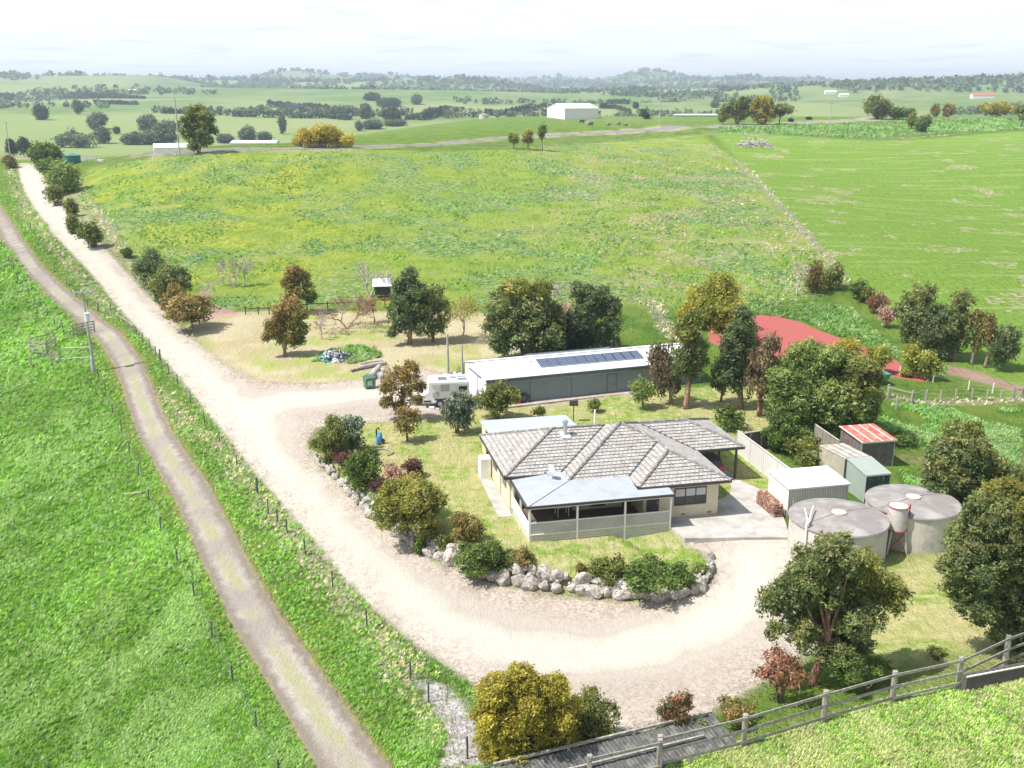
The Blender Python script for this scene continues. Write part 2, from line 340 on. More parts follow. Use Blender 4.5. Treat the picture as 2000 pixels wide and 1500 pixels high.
PALE = [GP([(505,960),(540,1015),(595,1080),(650,1145),(715,1222),(800,1328),(836,1365),(912,1480)]),
        GP([(15,330),(55,420),(110,490),(155,540),(200,595),(215,620)]),
        GP([(1440,315),(1500,375),(1550,432),(1600,490),(1645,550)]),
        GP([(300,765),(340,800),(375,845),(428,865),(470,930),(500,960)]),
        GP([(170,395),(200,430),(245,495)]),
        GP([(1275,590),(1300,640),(1320,660)]), GP([(1380,262),(1500,262),(1700,272),(1860,264)]),
        GP([(1700,770),(1800,786),(1990,782)])]
def build_ground():
    x, y = GXX.ravel(), GYY.ravel(); n = len(x); A = {}
    near = (y > 15) & (y < 640) & (np.abs(x) < 420)
    idx = np.where(near)[0]; xs, ys = x[idx], y[idx]
    def put(name, val, default=0.):
        a = np.full(n, default, np.float32); a[idx] = val; A[name] = a
    sdv = sdist(xs, ys, DRIVE); put('drive', np.clip(sdv, -8, 8), -8)
    d1, _ = seg_dist(xs, ys, TRACK); d2, _ = seg_dist(xs, ys, TRACK2); tr = d1/1.38
    put('track', np.minimum(tr, 4), 4.)
    put('dc', np.minimum(np.minimum(seg_dist(xs, ys, DCL)[0], seg_dist(xs, ys, DCL2)[0]), 6), 6.)
    sa = sdist(xs, ys, ARENA); put('arena', np.clip(sa, -5, 5), -5)
    def soft(P, s): return np.clip(.5+sdist(xs, ys, P)/s, 0, 1)
    lawn = np.maximum(soft(LAWNP, 1.2), soft(LAWN2, 4)); put('lawn', lawn)
    put('dry', soft(DRYP, 2.5)); put('upper', soft(UPPER, 3)); put('right', soft(RIGHTP, 3)); put('left', soft(LEFTP, 1.5)); put('yard', soft(YARD, 3))
    rd, _ = seg_dist(xs, ys, ROAD); put('road', np.minimum(rd, 30), 30.)
    put('bare', np.maximum.reduce([soft(BARE, 3), soft(BARE2, 3), .6*soft(BARE3, 5)]))
    put('pebble', np.maximum(soft(PEBBLE, 2.5), soft(PEBBLE2, 2)))
    pl = np.minimum.reduce([seg_dist(xs, ys, p)[0] for p in PALE]); put('pale', np.clip(1-pl/2.2, 0, 1))
    bank = sdist(xs, ys, GP([(75,340),(110,385),(150,440),(215,495),(262,545),(312,598),(350,636),(375,610),(310,560),(255,500),(200,440),(165,390),(150,350)])); put('bank', np.clip(.5+bank/2.5, 0, 1))
    def fbm(sc, seed):
        o = np.zeros(n); a = .5
        for k in range(4): o += a*vnoise(x*sc*2**k+seed*3.1, y*sc*2**k, seed+k); a *= .5
        return ((o/.9375-.5)*1.15+.5).astype(np.float32)
    A['nA'] = fbm(.09, 31); A['nB'] = fbm(.2, 41); A['nC'] = fbm(.42, 51); A['nfar'] = fbm(.0045, 61); A['nfar2'] = fbm(.02, 71)
    # face classes
    ny, nx = GXX.shape; q = (np.arange(ny-1)[:, None]*nx+np.arange(nx-1)[None]).ravel()
    Fc = np.stack([q, q+1, q+nx+1, q+nx], 1)
    def fm(a): return a[Fc].mean(1)
    cls = np.zeros(len(Fc), int)
    cls[fm(A['lawn']) > .5] = 4; cls[fm(A['road']) < 3.2] = 5; cls[fm(A['track']) < 1.05] = 2; cls[fm(A['arena']) > 0] = 3; cls[fm(A['drive']) > 0] = 1
    names = ['ground', 'driveway', 'dirt_track', 'arena', 'lawn', 'road']; V = np.stack([x, y, GZ.ravel()], 1)
    m = ground_mat(); NRM = None
    for c, nm in enumerate(names):
        ff = Fc[cls == c]
        if not len(ff): continue
        u, inv = np.unique(ff, return_inverse=True); o = np_mesh(nm, V[u], inv.reshape(ff.shape), mats=m, smooth=True)
        for k, a in A.items():
            at = o.data.attributes.new(k, 'FLOAT', 'POINT'); at.data.foreach_set('value', a[u].astype(np.float32))
        o['kind'] = 'structure'
def ground_mat():
    t = NT('ground'); v = t.coord(); A = t.attr
    def nz(vec, scale, detail, rough, dist=0):
        q = t.n.new('ShaderNodeTexNoise'); t.L.new(vec, q.inputs['Vector']); q.inputs['Scale'].default_value = scale; q.inputs['Detail'].default_value = detail
        q.inputs['Roughness'].default_value = rough; q.inputs['Distortion'].default_value = dist
        p = t.n.new('ShaderNodeSeparateColor'); t.L.new(q.outputs['Color'], p.inputs[0]); return q.outputs[0], p.outputs[1], p.outputs[2]
    nA, nB, nM = A('nA'), A('nB'), A('nC'); nS, nS2, nS3 = nz(v, 1.3, 4, .65); nF, nF2, _ = nz(v, 7., 3, .7)
    vs = t.coord(scale=(1, .35, 1), rot=(0, 0, -.5)); nW, nW2, _ = nz(vs, 1.6, 4, .7, .6)
    sp = t.n.new('ShaderNodeSeparateXYZ'); t.L.new(v, sp.inputs[0]); X, Y = sp.outputs[0], sp.outputs[1]
    green = t.mix(t.rng(nS, .3, .7), (.07, .15, .02), (.19, .30, .045)); green = t.mix(t.rng(nM, .35, .7, 0, .8), green, (.24, .32, .06))
    green = t.mix(t.rng(nF, .25, .75, .0, .6), green, (.05, .11, .016))
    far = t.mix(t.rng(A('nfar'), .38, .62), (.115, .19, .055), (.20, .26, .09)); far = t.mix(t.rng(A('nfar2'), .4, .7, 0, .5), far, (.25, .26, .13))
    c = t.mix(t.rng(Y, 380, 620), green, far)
    lf = t.mix(t.rng(nW, .32, .62), (.055, .15, .018), (.135, .29, .035)); lf = t.mix(t.rng(nM, .42, .66, 0, .75), lf, (.20, .32, .05))
    lf = t.mix(t.rng(t.math('MULTIPLY', nW2, t.rng(nM, .3, .6, .6, 1.1)), .54, .72, 0, .5), lf, (.24, .38, .15))
    lf = t.mix(t.rng(nF, .6, .78, 0, .35), lf, (.38, .48, .16))
    c = t.mix(A('left'), c, lf)
    up = t.mix(t.rng(nW, .3, .7), (.14, .24, .025), (.28, .38, .06)); up = t.mix(t.rng(nM, .35, .65, 0, .6), up, (.32, .39, .08))
    wm = t.rng(nA, .46, .58); up = t.mix(t.math('MULTIPLY', wm, t.rng(nS2, .48, .56, 0, .85)), up, (.055, .15, .055))
    up = t.mix(t.math('MULTIPLY', t.rng(nA, .44, .6), t.rng(nS3, .53, .60, 0, .75)), up, (.34, .46, .32))
    dead = t.math('MULTIPLY', t.rng(X, -8, 18), t.math('MULTIPLY', t.rng(nB, .47, .62), t.rng(nS, .5, .6))); up = t.mix(dead, up, (.47, .37, .28))
    yl = t.math('MULTIPLY', t.rng(X, -12, -45), t.math('MULTIPLY', t.rng(nB, .42, .58), t.rng(nS2, .46, .62, 0, .7))); up = t.mix(yl, up, (.58, .54, .05))
    c = t.mix(A('upper'), c, up)
    rt = t.mix(t.rng(nS, .3, .7), (.13, .25, .03), (.24, .36, .06)); rt = t.mix(t.rng(nW, .58, .72, 0, .5), rt, (.36, .47, .20))
    vd = t.coord(scale=(.03, .36, 1), rot=(0, 0, .75)); rt = t.mix(t.rng(t.noise(vd, 1, 2, .6), .55, .62, 0, .4), rt, (.33, .42, .14))
    rt = t.mix(t.math('MULTIPLY', t.rng(nB, .66, .72), t.rng(nS, .45, .6)), rt, (.48, .40, .28)); c = t.mix(A('right'), c, rt)
    lw = t.mix(t.rng(nM, .36, .62), (.18, .28, .035), (.36, .34, .14)); lw = t.mix(t.rng(nS, .42, .68), lw, (.46, .41, .22)); lw = t.mix(t.rng(nF, .45, .8, 0, .7), lw, (.09, .15, .03))
    c = t.mix(A('lawn'), c, lw); yd = t.mix(t.rng(nS, .4, .62), (.17, .28, .045), (.44, .41, .22)); yd = t.mix(t.rng(nW, .5, .7, 0, .8), yd, (.09, .19, .03)); c = t.mix(A('yard'), c, yd)
    dr = t.mix(t.rng(nM, .35, .68), (.37, .32, .18), (.44, .39, .25)); dr = t.mix(t.rng(nB, .56, .7, 0, .8), dr, (.28, .34, .08)); dr = t.mix(t.rng(nF, .4, .8, 0, .5), dr, (.26, .21, .12))
    c = t.mix(t.rng(t.math('ADD', A('dry'), t.math('MULTIPLY', nS, .5)), .6, .85), c, dr)
    pj = t.math('MULTIPLY', A('pale'), t.rng(nS, .3, .6)); c = t.mix(t.rng(pj, .25, .7, 0, .8), c, t.mix(t.rng(nF, .3, .7), (.24, .20, .12), (.56, .49, .38)))
    bk = t.mix(t.rng(nS, .4, .6), (.18, .25, .07), t.mix(nF, (.5, .42, .30), (.62, .50, .40))); c = t.mix(t.math('MULTIPLY', A('bank'), .8), c, bk)
    c = t.mix(t.rng(t.math('ADD', A('bare'), t.math('MULTIPLY', nS, .6)), .65, 1.), c, t.mix(nM, (.34, .21, .16), (.45, .33, .26)))
    vc = t.rng(t.vor(v, 6.5, 'Color'), 0, 1)
    c = t.mix(t.rng(t.math('ADD', A('pebble'), t.math('MULTIPLY', nS, .9)), .85, 1.2), c, t.mix(vc, (.30, .25, .22), (.74, .72, .69)))
    rd = A('road'); vg = t.math('MULTIPLY', t.rng(rd, 9, 4), t.rng(nM, .3, .55)); c = t.mix(t.math('MULTIPLY', vg, .8), c, (.46, .38, .25))
    c = t.mix(t.rng(t.math('ADD', rd, t.math('MULTIPLY', nS, .8)), 3.4, 3.1), c, t.mix(nM, (.23, .22, .23), (.30, .29, .30)))
    tk = t.math('ADD', A('track'), t.math('MULTIPLY', t.math('SUBTRACT', nS, .5), .9)); soil = t.mix(t.rng(tk, .75, .4), (.21, .18, .145), t.mix(t.rng(nM, .3, .7), (.29, .26, .23), (.38, .345, .31))); soil = t.mix(t.rng(nF, .35, .75, 0, .4), soil, (.13, .105, .085))
    mid = t.math('MULTIPLY', t.rng(tk, .42, .15), t.rng(t.math('ADD', nM, t.math('MULTIPLY', nS2, .8)), .70, 1.0)); tcol = t.mix(t.math('MULTIPLY', mid, .65), soil, (.27, .28, .12))
    edge = t.rng(tk, 1.5, 1.05); c = t.mix(t.math('MULTIPLY', edge, .7), c, (.34, .30, .10)); c = t.mix(t.rng(tk, 1.15, .9), c, tcol)
    ar = t.math('ADD', A('arena'), t.math('MULTIPLY', t.math('SUBTRACT', nS, .5), .25)); c = t.mix(t.rng(ar, -.1, .15), c, t.mix(t.rng(nF, .3, .7), (.30, .078, .068), (.40, .125, .11)))
    dv = t.math('ADD', A('drive'), t.math('MULTIPLY', t.math('SUBTRACT', nS, .5), 2.0)); dv2 = t.math('ADD', dv, t.math('MULTIPLY', t.math('SUBTRACT', nM, .5), 3.2))
    vc0 = t.rng(t.vor(v, 6.5, 'Color'), 0, 1); dcw = t.math('ADD', A('dc'), t.math('MULTIPLY', t.math('SUBTRACT', nM, .5), 2.2)); gr = t.mix(t.rng(nF, .35, .75), (.36, .325, .275), (.44, .40, .345)); gr = t.mix(t.rng(dcw, 1.2, 2.6), t.mix(nF, (.43, .40, .34), (.48, .445, .385)), gr)
    gr = t.mix(t.rng(t.math('ABSOLUTE', t.math('SUBTRACT', dcw, 2.6)), .45, 0, 0, .45), gr, (.34, .30, .25)); gr = t.mix(t.math('MULTIPLY', t.rng(t.math('ABSOLUTE', dcw), .4, .1), t.rng(nM, .45, .65, 0, .4)), gr, (.40, .36, .31)); gr = t.mix(t.rng(dcw, 2.6, 4.6, 0, .7), gr, t.mix(vc0, (.25, .20, .165), (.42, .36, .30)))
    peb = t.mix(vc, (.20, .155, .12), (.56, .49, .42)); peb = t.mix(t.math('MULTIPLY', t.rng(nM, .5, .62), t.rng(nS, .45, .6)), peb, (.12, .08, .06))
    gc = t.mix(t.rng(dv2, .3, 2.8), t.mix(t.rng(nS2, .35, .65, .2, .8), peb, gr), gr); c = t.mix(t.rng(dv, -.6, .3), c, gc)
    t.col(c); t.b.inputs['Roughness'].default_value = .95; t.b.inputs['Specular IOR Level'].default_value = .1
    rough = t.math('MAXIMUM', t.rng(A('drive'), .3, -.3), .12); rough = t.math('MULTIPLY', rough, t.math('MAXIMUM', t.rng(A('track'), .9, 1.1), .2))
    rough = t.math('MULTIPLY', rough, t.rng(A('lawn'), 0, 1, 1, .4)); rough = t.math('MULTIPLY', rough, t.rng(Y, 250, 700, 1, .2))
    rough = t.math('MULTIPLY', t.math('MULTIPLY', rough, t.rng(A('dry'), 0, 1, 1, .3)), t.rng(A('arena'), -.2, .2, 1, .06))
    h = t.math('MULTIPLY', t.math('ADD', t.math('SUBTRACT', nW, .5), t.math('MULTIPLY', t.math('SUBTRACT', nF, .5), .5)), rough)
    t.bump(h, 1., .7); return t.m
build_ground()

# ------------------------------------------------------------------ trees and shrubs
PAL = {  # dark, light, tip, share of tips
 'gum': ((.045,.068,.028), (.15,.195,.085), (.27,.28,.13), .25),
 'gumtip': ((.05,.070,.026), (.17,.21,.080), (.36,.33,.12), .4),
 'wattle': ((.13,.115,.022), (.36,.31,.05), (.54,.43,.07), .55),
 'copper': ((.10,.08,.03), (.31,.225,.08), (.46,.30,.11), .45),
 'brgum': ((.06,.05,.032), (.19,.155,.09), (.34,.20,.14), .35),
 'wattle2': ((.07,.085,.022), (.24,.25,.06), (.44,.38,.09), .4),
 'olive': ((.055,.072,.020), (.19,.21,.055), (.32,.31,.09), .35),
 'rust': ((.070,.068,.024), (.25,.21,.070), (.42,.27,.10), .42),
 'bronze': ((.10,.05,.035), (.27,.14,.09), (.42,.19,.12), .5),
 'darkred': ((.045,.020,.022), (.14,.060,.055), (.22,.10,.09), .3),
 'redtip': ((.045,.060,.025), (.17,.15,.07), (.55,.10,.09), .35),
 'grey': ((.050,.065,.045), (.17,.205,.14), (.27,.30,.22), .3),
 'blue': ((.045,.070,.050), (.16,.22,.16), (.26,.32,.22), .35),
 'green': ((.035,.062,.014), (.12,.18,.040), (.22,.27,.07), .3),
 'bright': ((.065,.10,.025), (.24,.30,.09), (.38,.42,.14), .4),
 'yellow': ((.11,.12,.025), (.30,.31,.06), (.46,.42,.08), .5),
 'willow': ((.20,.17,.05), (.46,.36,.06), (.60,.46,.07), .6),
 'dark': ((.018,.028,.014), (.055,.075,.035), (.09,.10,.045), .2),
 'pale': ((.16,.20,.13), (.34,.40,.28), (.44,.50,.36), .4),
 'twig': ((.28,.22,.19), (.48,.41,.37), (.55,.46,.42), .4),
 'pink': ((.22,.13,.11), (.44,.28,.24), (.56,.36,.32), .5),
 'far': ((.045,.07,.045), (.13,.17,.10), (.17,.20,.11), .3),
}
def leaves(rng, C, Nrm, cc, size, asp=.42, out=.75, droop=0.):
    """one pointed leaf quad per centre"""
    n = len(C); nr = Nrm*out+rng.normal(size=(n, 3))*.6; nr /= np.linalg.norm(nr, axis=1)[:, None]+1e-9
    a = rng.normal(size=(n, 3)); a[:, 2] -= droop; a -= nr*(a*nr).sum(1)[:, None]; a /= np.linalg.norm(a, axis=1)[:, None]+1e-9
    b = np.cross(nr, a); s = size*rng.uniform(.55, 1.6, (n, 1))
    V = np.stack([C-a*s*.5, C+b*s*asp*.5, C+a*s*.5, C-b*s*asp*.5], 1).reshape(-1, 3)
    return V, np.arange(4*n).reshape(n, 4), np.repeat(cc, 4, axis=0)
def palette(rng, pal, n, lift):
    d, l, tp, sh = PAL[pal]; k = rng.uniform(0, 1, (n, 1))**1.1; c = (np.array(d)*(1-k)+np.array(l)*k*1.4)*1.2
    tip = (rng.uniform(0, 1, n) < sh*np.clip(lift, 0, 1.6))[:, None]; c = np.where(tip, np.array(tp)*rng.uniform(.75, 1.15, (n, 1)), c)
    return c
def crown(rng, w, h, pal, leaf, dens=1., lobes=None, shape='round', gap=.25):
    """leaf cloud of width w, height h centred on origin. lobes of twig clusters; returns V,F,C,lobe centres"""
    rx, rz = w/2, h/2; k = lobes or int(np.clip(5+rx*2.2+rz*1.2, 6, 22)); L = []
    for i in range(k):
        d = rng.normal(size=3); d /= np.linalg.norm(d); q = rng.uniform(.42, .74)
        p = d*np.array([rx, rx, rz])*q
        if shape == 'cone': sc = 1-.62*(p[2]/rz*.5+.5); p[:2] *= sc*1.25
        if shape == 'umbrella': p[2] = abs(p[2])*.7+rz*.1
        r = rng.uniform(.27, .45)*min(rx, rz*1.3)
        if shape == 'cone': r *= .75+.5*(.5-p[2]/rz*.5)
        L.append((p, r))
    L.append((np.array([0, 0, 0.]), .55*min(rx, rz)))
    Cs = []; Ns = []; cl = []
    cr = max(leaf*1.7, .10*min(rx, rz)+.06)
    for p, r in L:
        m = int(max(6, 4*math.pi*r*r/(cr*cr*2.3)*dens)); d = rng.normal(size=(m, 3)); d[:, 2] += .35; d /= np.linalg.norm(d, axis=1)[:, None]
        c = p+d*r*rng.uniform(.78, 1.12, (m, 1)); o = c/np.array([rx, rx, rz]); rr = np.linalg.norm(o, axis=1)
        keep = (rr > .3) & (rng.uniform(0, 1, m) > gap*.6); c = c[keep]; d = d[keep]; rr = rr[keep]
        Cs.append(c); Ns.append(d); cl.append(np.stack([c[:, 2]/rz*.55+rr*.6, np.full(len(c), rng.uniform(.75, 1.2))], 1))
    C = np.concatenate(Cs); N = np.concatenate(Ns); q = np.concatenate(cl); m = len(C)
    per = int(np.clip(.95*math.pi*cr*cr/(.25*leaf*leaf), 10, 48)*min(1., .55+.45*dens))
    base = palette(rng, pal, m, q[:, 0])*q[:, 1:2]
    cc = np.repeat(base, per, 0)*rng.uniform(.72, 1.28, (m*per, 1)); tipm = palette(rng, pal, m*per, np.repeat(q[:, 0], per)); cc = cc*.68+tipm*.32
    P = np.repeat(C, per, 0)+rng.normal(size=(m*per, 3))*cr*.46; NN = np.repeat(N, per, 0)
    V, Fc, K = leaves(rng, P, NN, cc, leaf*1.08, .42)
    lo = np.percentile(V, .7, axis=0); hi = np.percentile(V, 99.3, axis=0); c0 = (lo+hi)/2; sc = np.array([rx, rx, rz])*2/np.maximum(hi-lo, 1e-3); sc[1] = sc[0]
    V = (V-c0)*sc; return V, Fc, K, [(p-c0)*sc for p, r in L[:-1]]
ALLT = []
def plant(name, label, cat, u, v, u0, v0, u1, v1, pal, Y=None, spots=None, dens=1., shape='round', bark=None, seed=None, group=None, lobes=None, stems=1, gap=.25, lean=0., leafk=1., low=None):
    """tree or shrub standing at photo pixel (u, v); crown spans the pixel box u0..u1, v0..v1"""
    seed = seed if seed is not None else int(abs(u*7+v*13))
    rng = np.random.default_rng(seed); b = G(u, v, Y); d = depth(b)
    w = (u1-u0)/F*d; cxw = ((u0+u1)/2-u)/F*d; yc = b[1]
    phi = math.atan2(H-b[2], b[1]); ext = (v1-v0)/F*d; w *= .97
    h = math.sqrt(max(ext*ext-(w*math.sin(phi))**2, (.45*ext)**2))/math.cos(phi); zc_ = z_above(u, (v0+v1)/2, b)
    zb = max(zc_-h/2, b[2]+(.02 if low is None else low)); zt = max(zc_+h/2, zb+.3); h = zt-zb
    leaf = float(np.clip(d*.0023*leafk, .085, 9)); root = thing(name, label, cat, b, 0, group)
    zc = (zt+zb)/2-b[2]
    if spots:   # crown masses read from the photograph: (u, v, radius px[, palette])
        VV, FF, KK, Ls = [], [], [], []; off = 0; cph = math.cos(phi)
        for sp_ in spots:
            q = ony(sp_[0], sp_[1], b[1]); rr_ = sp_[2]/F*d; yo = rng.uniform(-.45, .45)*max(0, w*.5-rr_); q = np.array([(q[0]*(1+yo/b[1]))-b[0], yo, q[2]-b[2]+yo*(q[2]-H)/b[1]])
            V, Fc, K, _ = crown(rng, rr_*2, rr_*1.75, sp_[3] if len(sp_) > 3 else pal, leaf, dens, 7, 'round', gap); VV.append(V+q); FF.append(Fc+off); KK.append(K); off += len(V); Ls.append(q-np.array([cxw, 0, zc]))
        V, Fc, K = np.concatenate(VV), np.concatenate(FF), np.concatenate(KK)
    else:
        V, Fc, K, Ls = crown(rng, w, h, pal, leaf, dens, lobes, shape, gap); V = V+np.array([cxw, 0, zc])
    V[:, 2] = np.maximum(V[:, 2], .02)
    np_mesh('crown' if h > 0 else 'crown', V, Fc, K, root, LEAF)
    H_ = zt-b[2]; tr = max(.045*H_**.8*(1 if stems == 1 else .6), d*.0006); bk = bark or BARK; mb = MB(); r = random.Random(seed)
    fork = max(.15*H_, zc-h*.32)
    if stems == 1:
        top = Vector((cxw*.8, 0, zc+h*.15)); mid = Vector((cxw*.3+r.uniform(-.05, .05)*H_, r.uniform(-.04, .04)*H_, fork))
        mb.tube([(0, 0, -.15), (0, 0, .05*H_), mid, mid.lerp(top, .5)+Vector((r.uniform(-.04, .04)*H_, 0, 0)), top], [tr*1.25, tr, tr*.8, tr*.5, tr*.18], 7); base = [mid]
    else:
        base = []
        for i in range(stems):
            a = 2*math.pi*i/stems+r.random(); q = Vector((math.cos(a)*w*.18+cxw*.5, math.sin(a)*w*.18, max(fork, .3*H_)))
            mb.tube([(math.cos(a)*tr, math.sin(a)*tr, -.1), q*.5+Vector((0, 0, .06*H_)), q], [tr, tr*.8, tr*.55], 6); base.append(q)
    for i, p in enumerate(Ls[:9]):
        t = Vector((p[0]+cxw, p[1], p[2]+zc)); q = base[i % len(base)]; mm = q.lerp(t, .5)+Vector((0, 0, -.05*h))
        mb.tube([q, mm, t], [tr*.45, tr*.3, tr*.12], 5, cap=False)
    mb.build('trunk', bk, root, smooth=True); ALLT.append((name, label, len(Fc))); return root
def bare(name, label, u, v, u0, v0, u1, v1, m=None, seed=1, Y=None, split=3, levels=6, thick=1., pal=None, group=None, cat='tree'):
    b = G(u, v, Y); d = depth(b); w = (u1-u0)/F*d; h = z_above(u, v0, b)-b[2]; r = random.Random(seed); minr = d*.00017*thick; segs = []; tips = []; nl = 14 if pal == 'yellow' else 3
    def grow(p, dirv, ln, lv):
        q = p+dirv*ln; c = p.lerp(q, .5)+Vector([r.uniform(-.09, .09)*ln for _ in range(3)]); segs.append((p, c, q, lv))
        if lv == 0: tips.append(q); return
        for k in range(split if lv in (levels-1, levels-2) else 2):
            nd = (dirv+Vector((r.gauss(0, .5), r.gauss(0, .5), r.gauss(.05, .32)))).normalized(); grow(q, nd, ln*r.uniform(.68, .9), lv-1)
    k2 = w > h
    for k in range(2 if k2 else 1): grow(Vector((0, 0, -.1)), Vector(((1, -1)[k]*.6 if k2 else .05, .1, 1)).normalized(), h*.24, levels)
    A = np.array([q for s_ in segs for q in s_[:3]]); s = (w/2)/max(abs(A[:, 0]).max(), 1e-3); sz = h/max(A[:, 2].max(), .1); cxw = ((u0+u1)/2-u)/F*d
    def T(q): return Vector((q.x*s+cxw*min(1, max(0, q.z*sz)/h*1.3), q.y*s, q.z*sz if q.z > 0 else q.z))
    mb = MB()
    for p, c, q, lv in segs:
        R0 = max(h*.028*thick*.60**(levels-lv), minr); R1 = max(h*.028*thick*.60**(levels-lv+.8), minr); mb.tube([T(p), T(c), T(q)], [R0, (R0+R1)/2, R1], 6 if lv > 3 else 3, cap=False)
    root = thing(name, label, cat, b, 0, group); mb.build('branches', m or BAREW, root)
    if pal:
        rng = np.random.default_rng(seed); Q = np.array([T(q) for q in tips]); P = np.repeat(Q, nl, 0)+rng.normal(size=(len(Q)*nl, 3))*d*.003
        V, Fc, K = leaves(rng, P, P/(np.linalg.norm(P, axis=1)[:, None]+1e-6), palette(rng, pal, len(P), np.ones(len(P))), float(d*.0019)); np_mesh('crown', V, Fc, K, root, LEAF)
    return root
T_ = 'tree'; B_ = 'shrub'
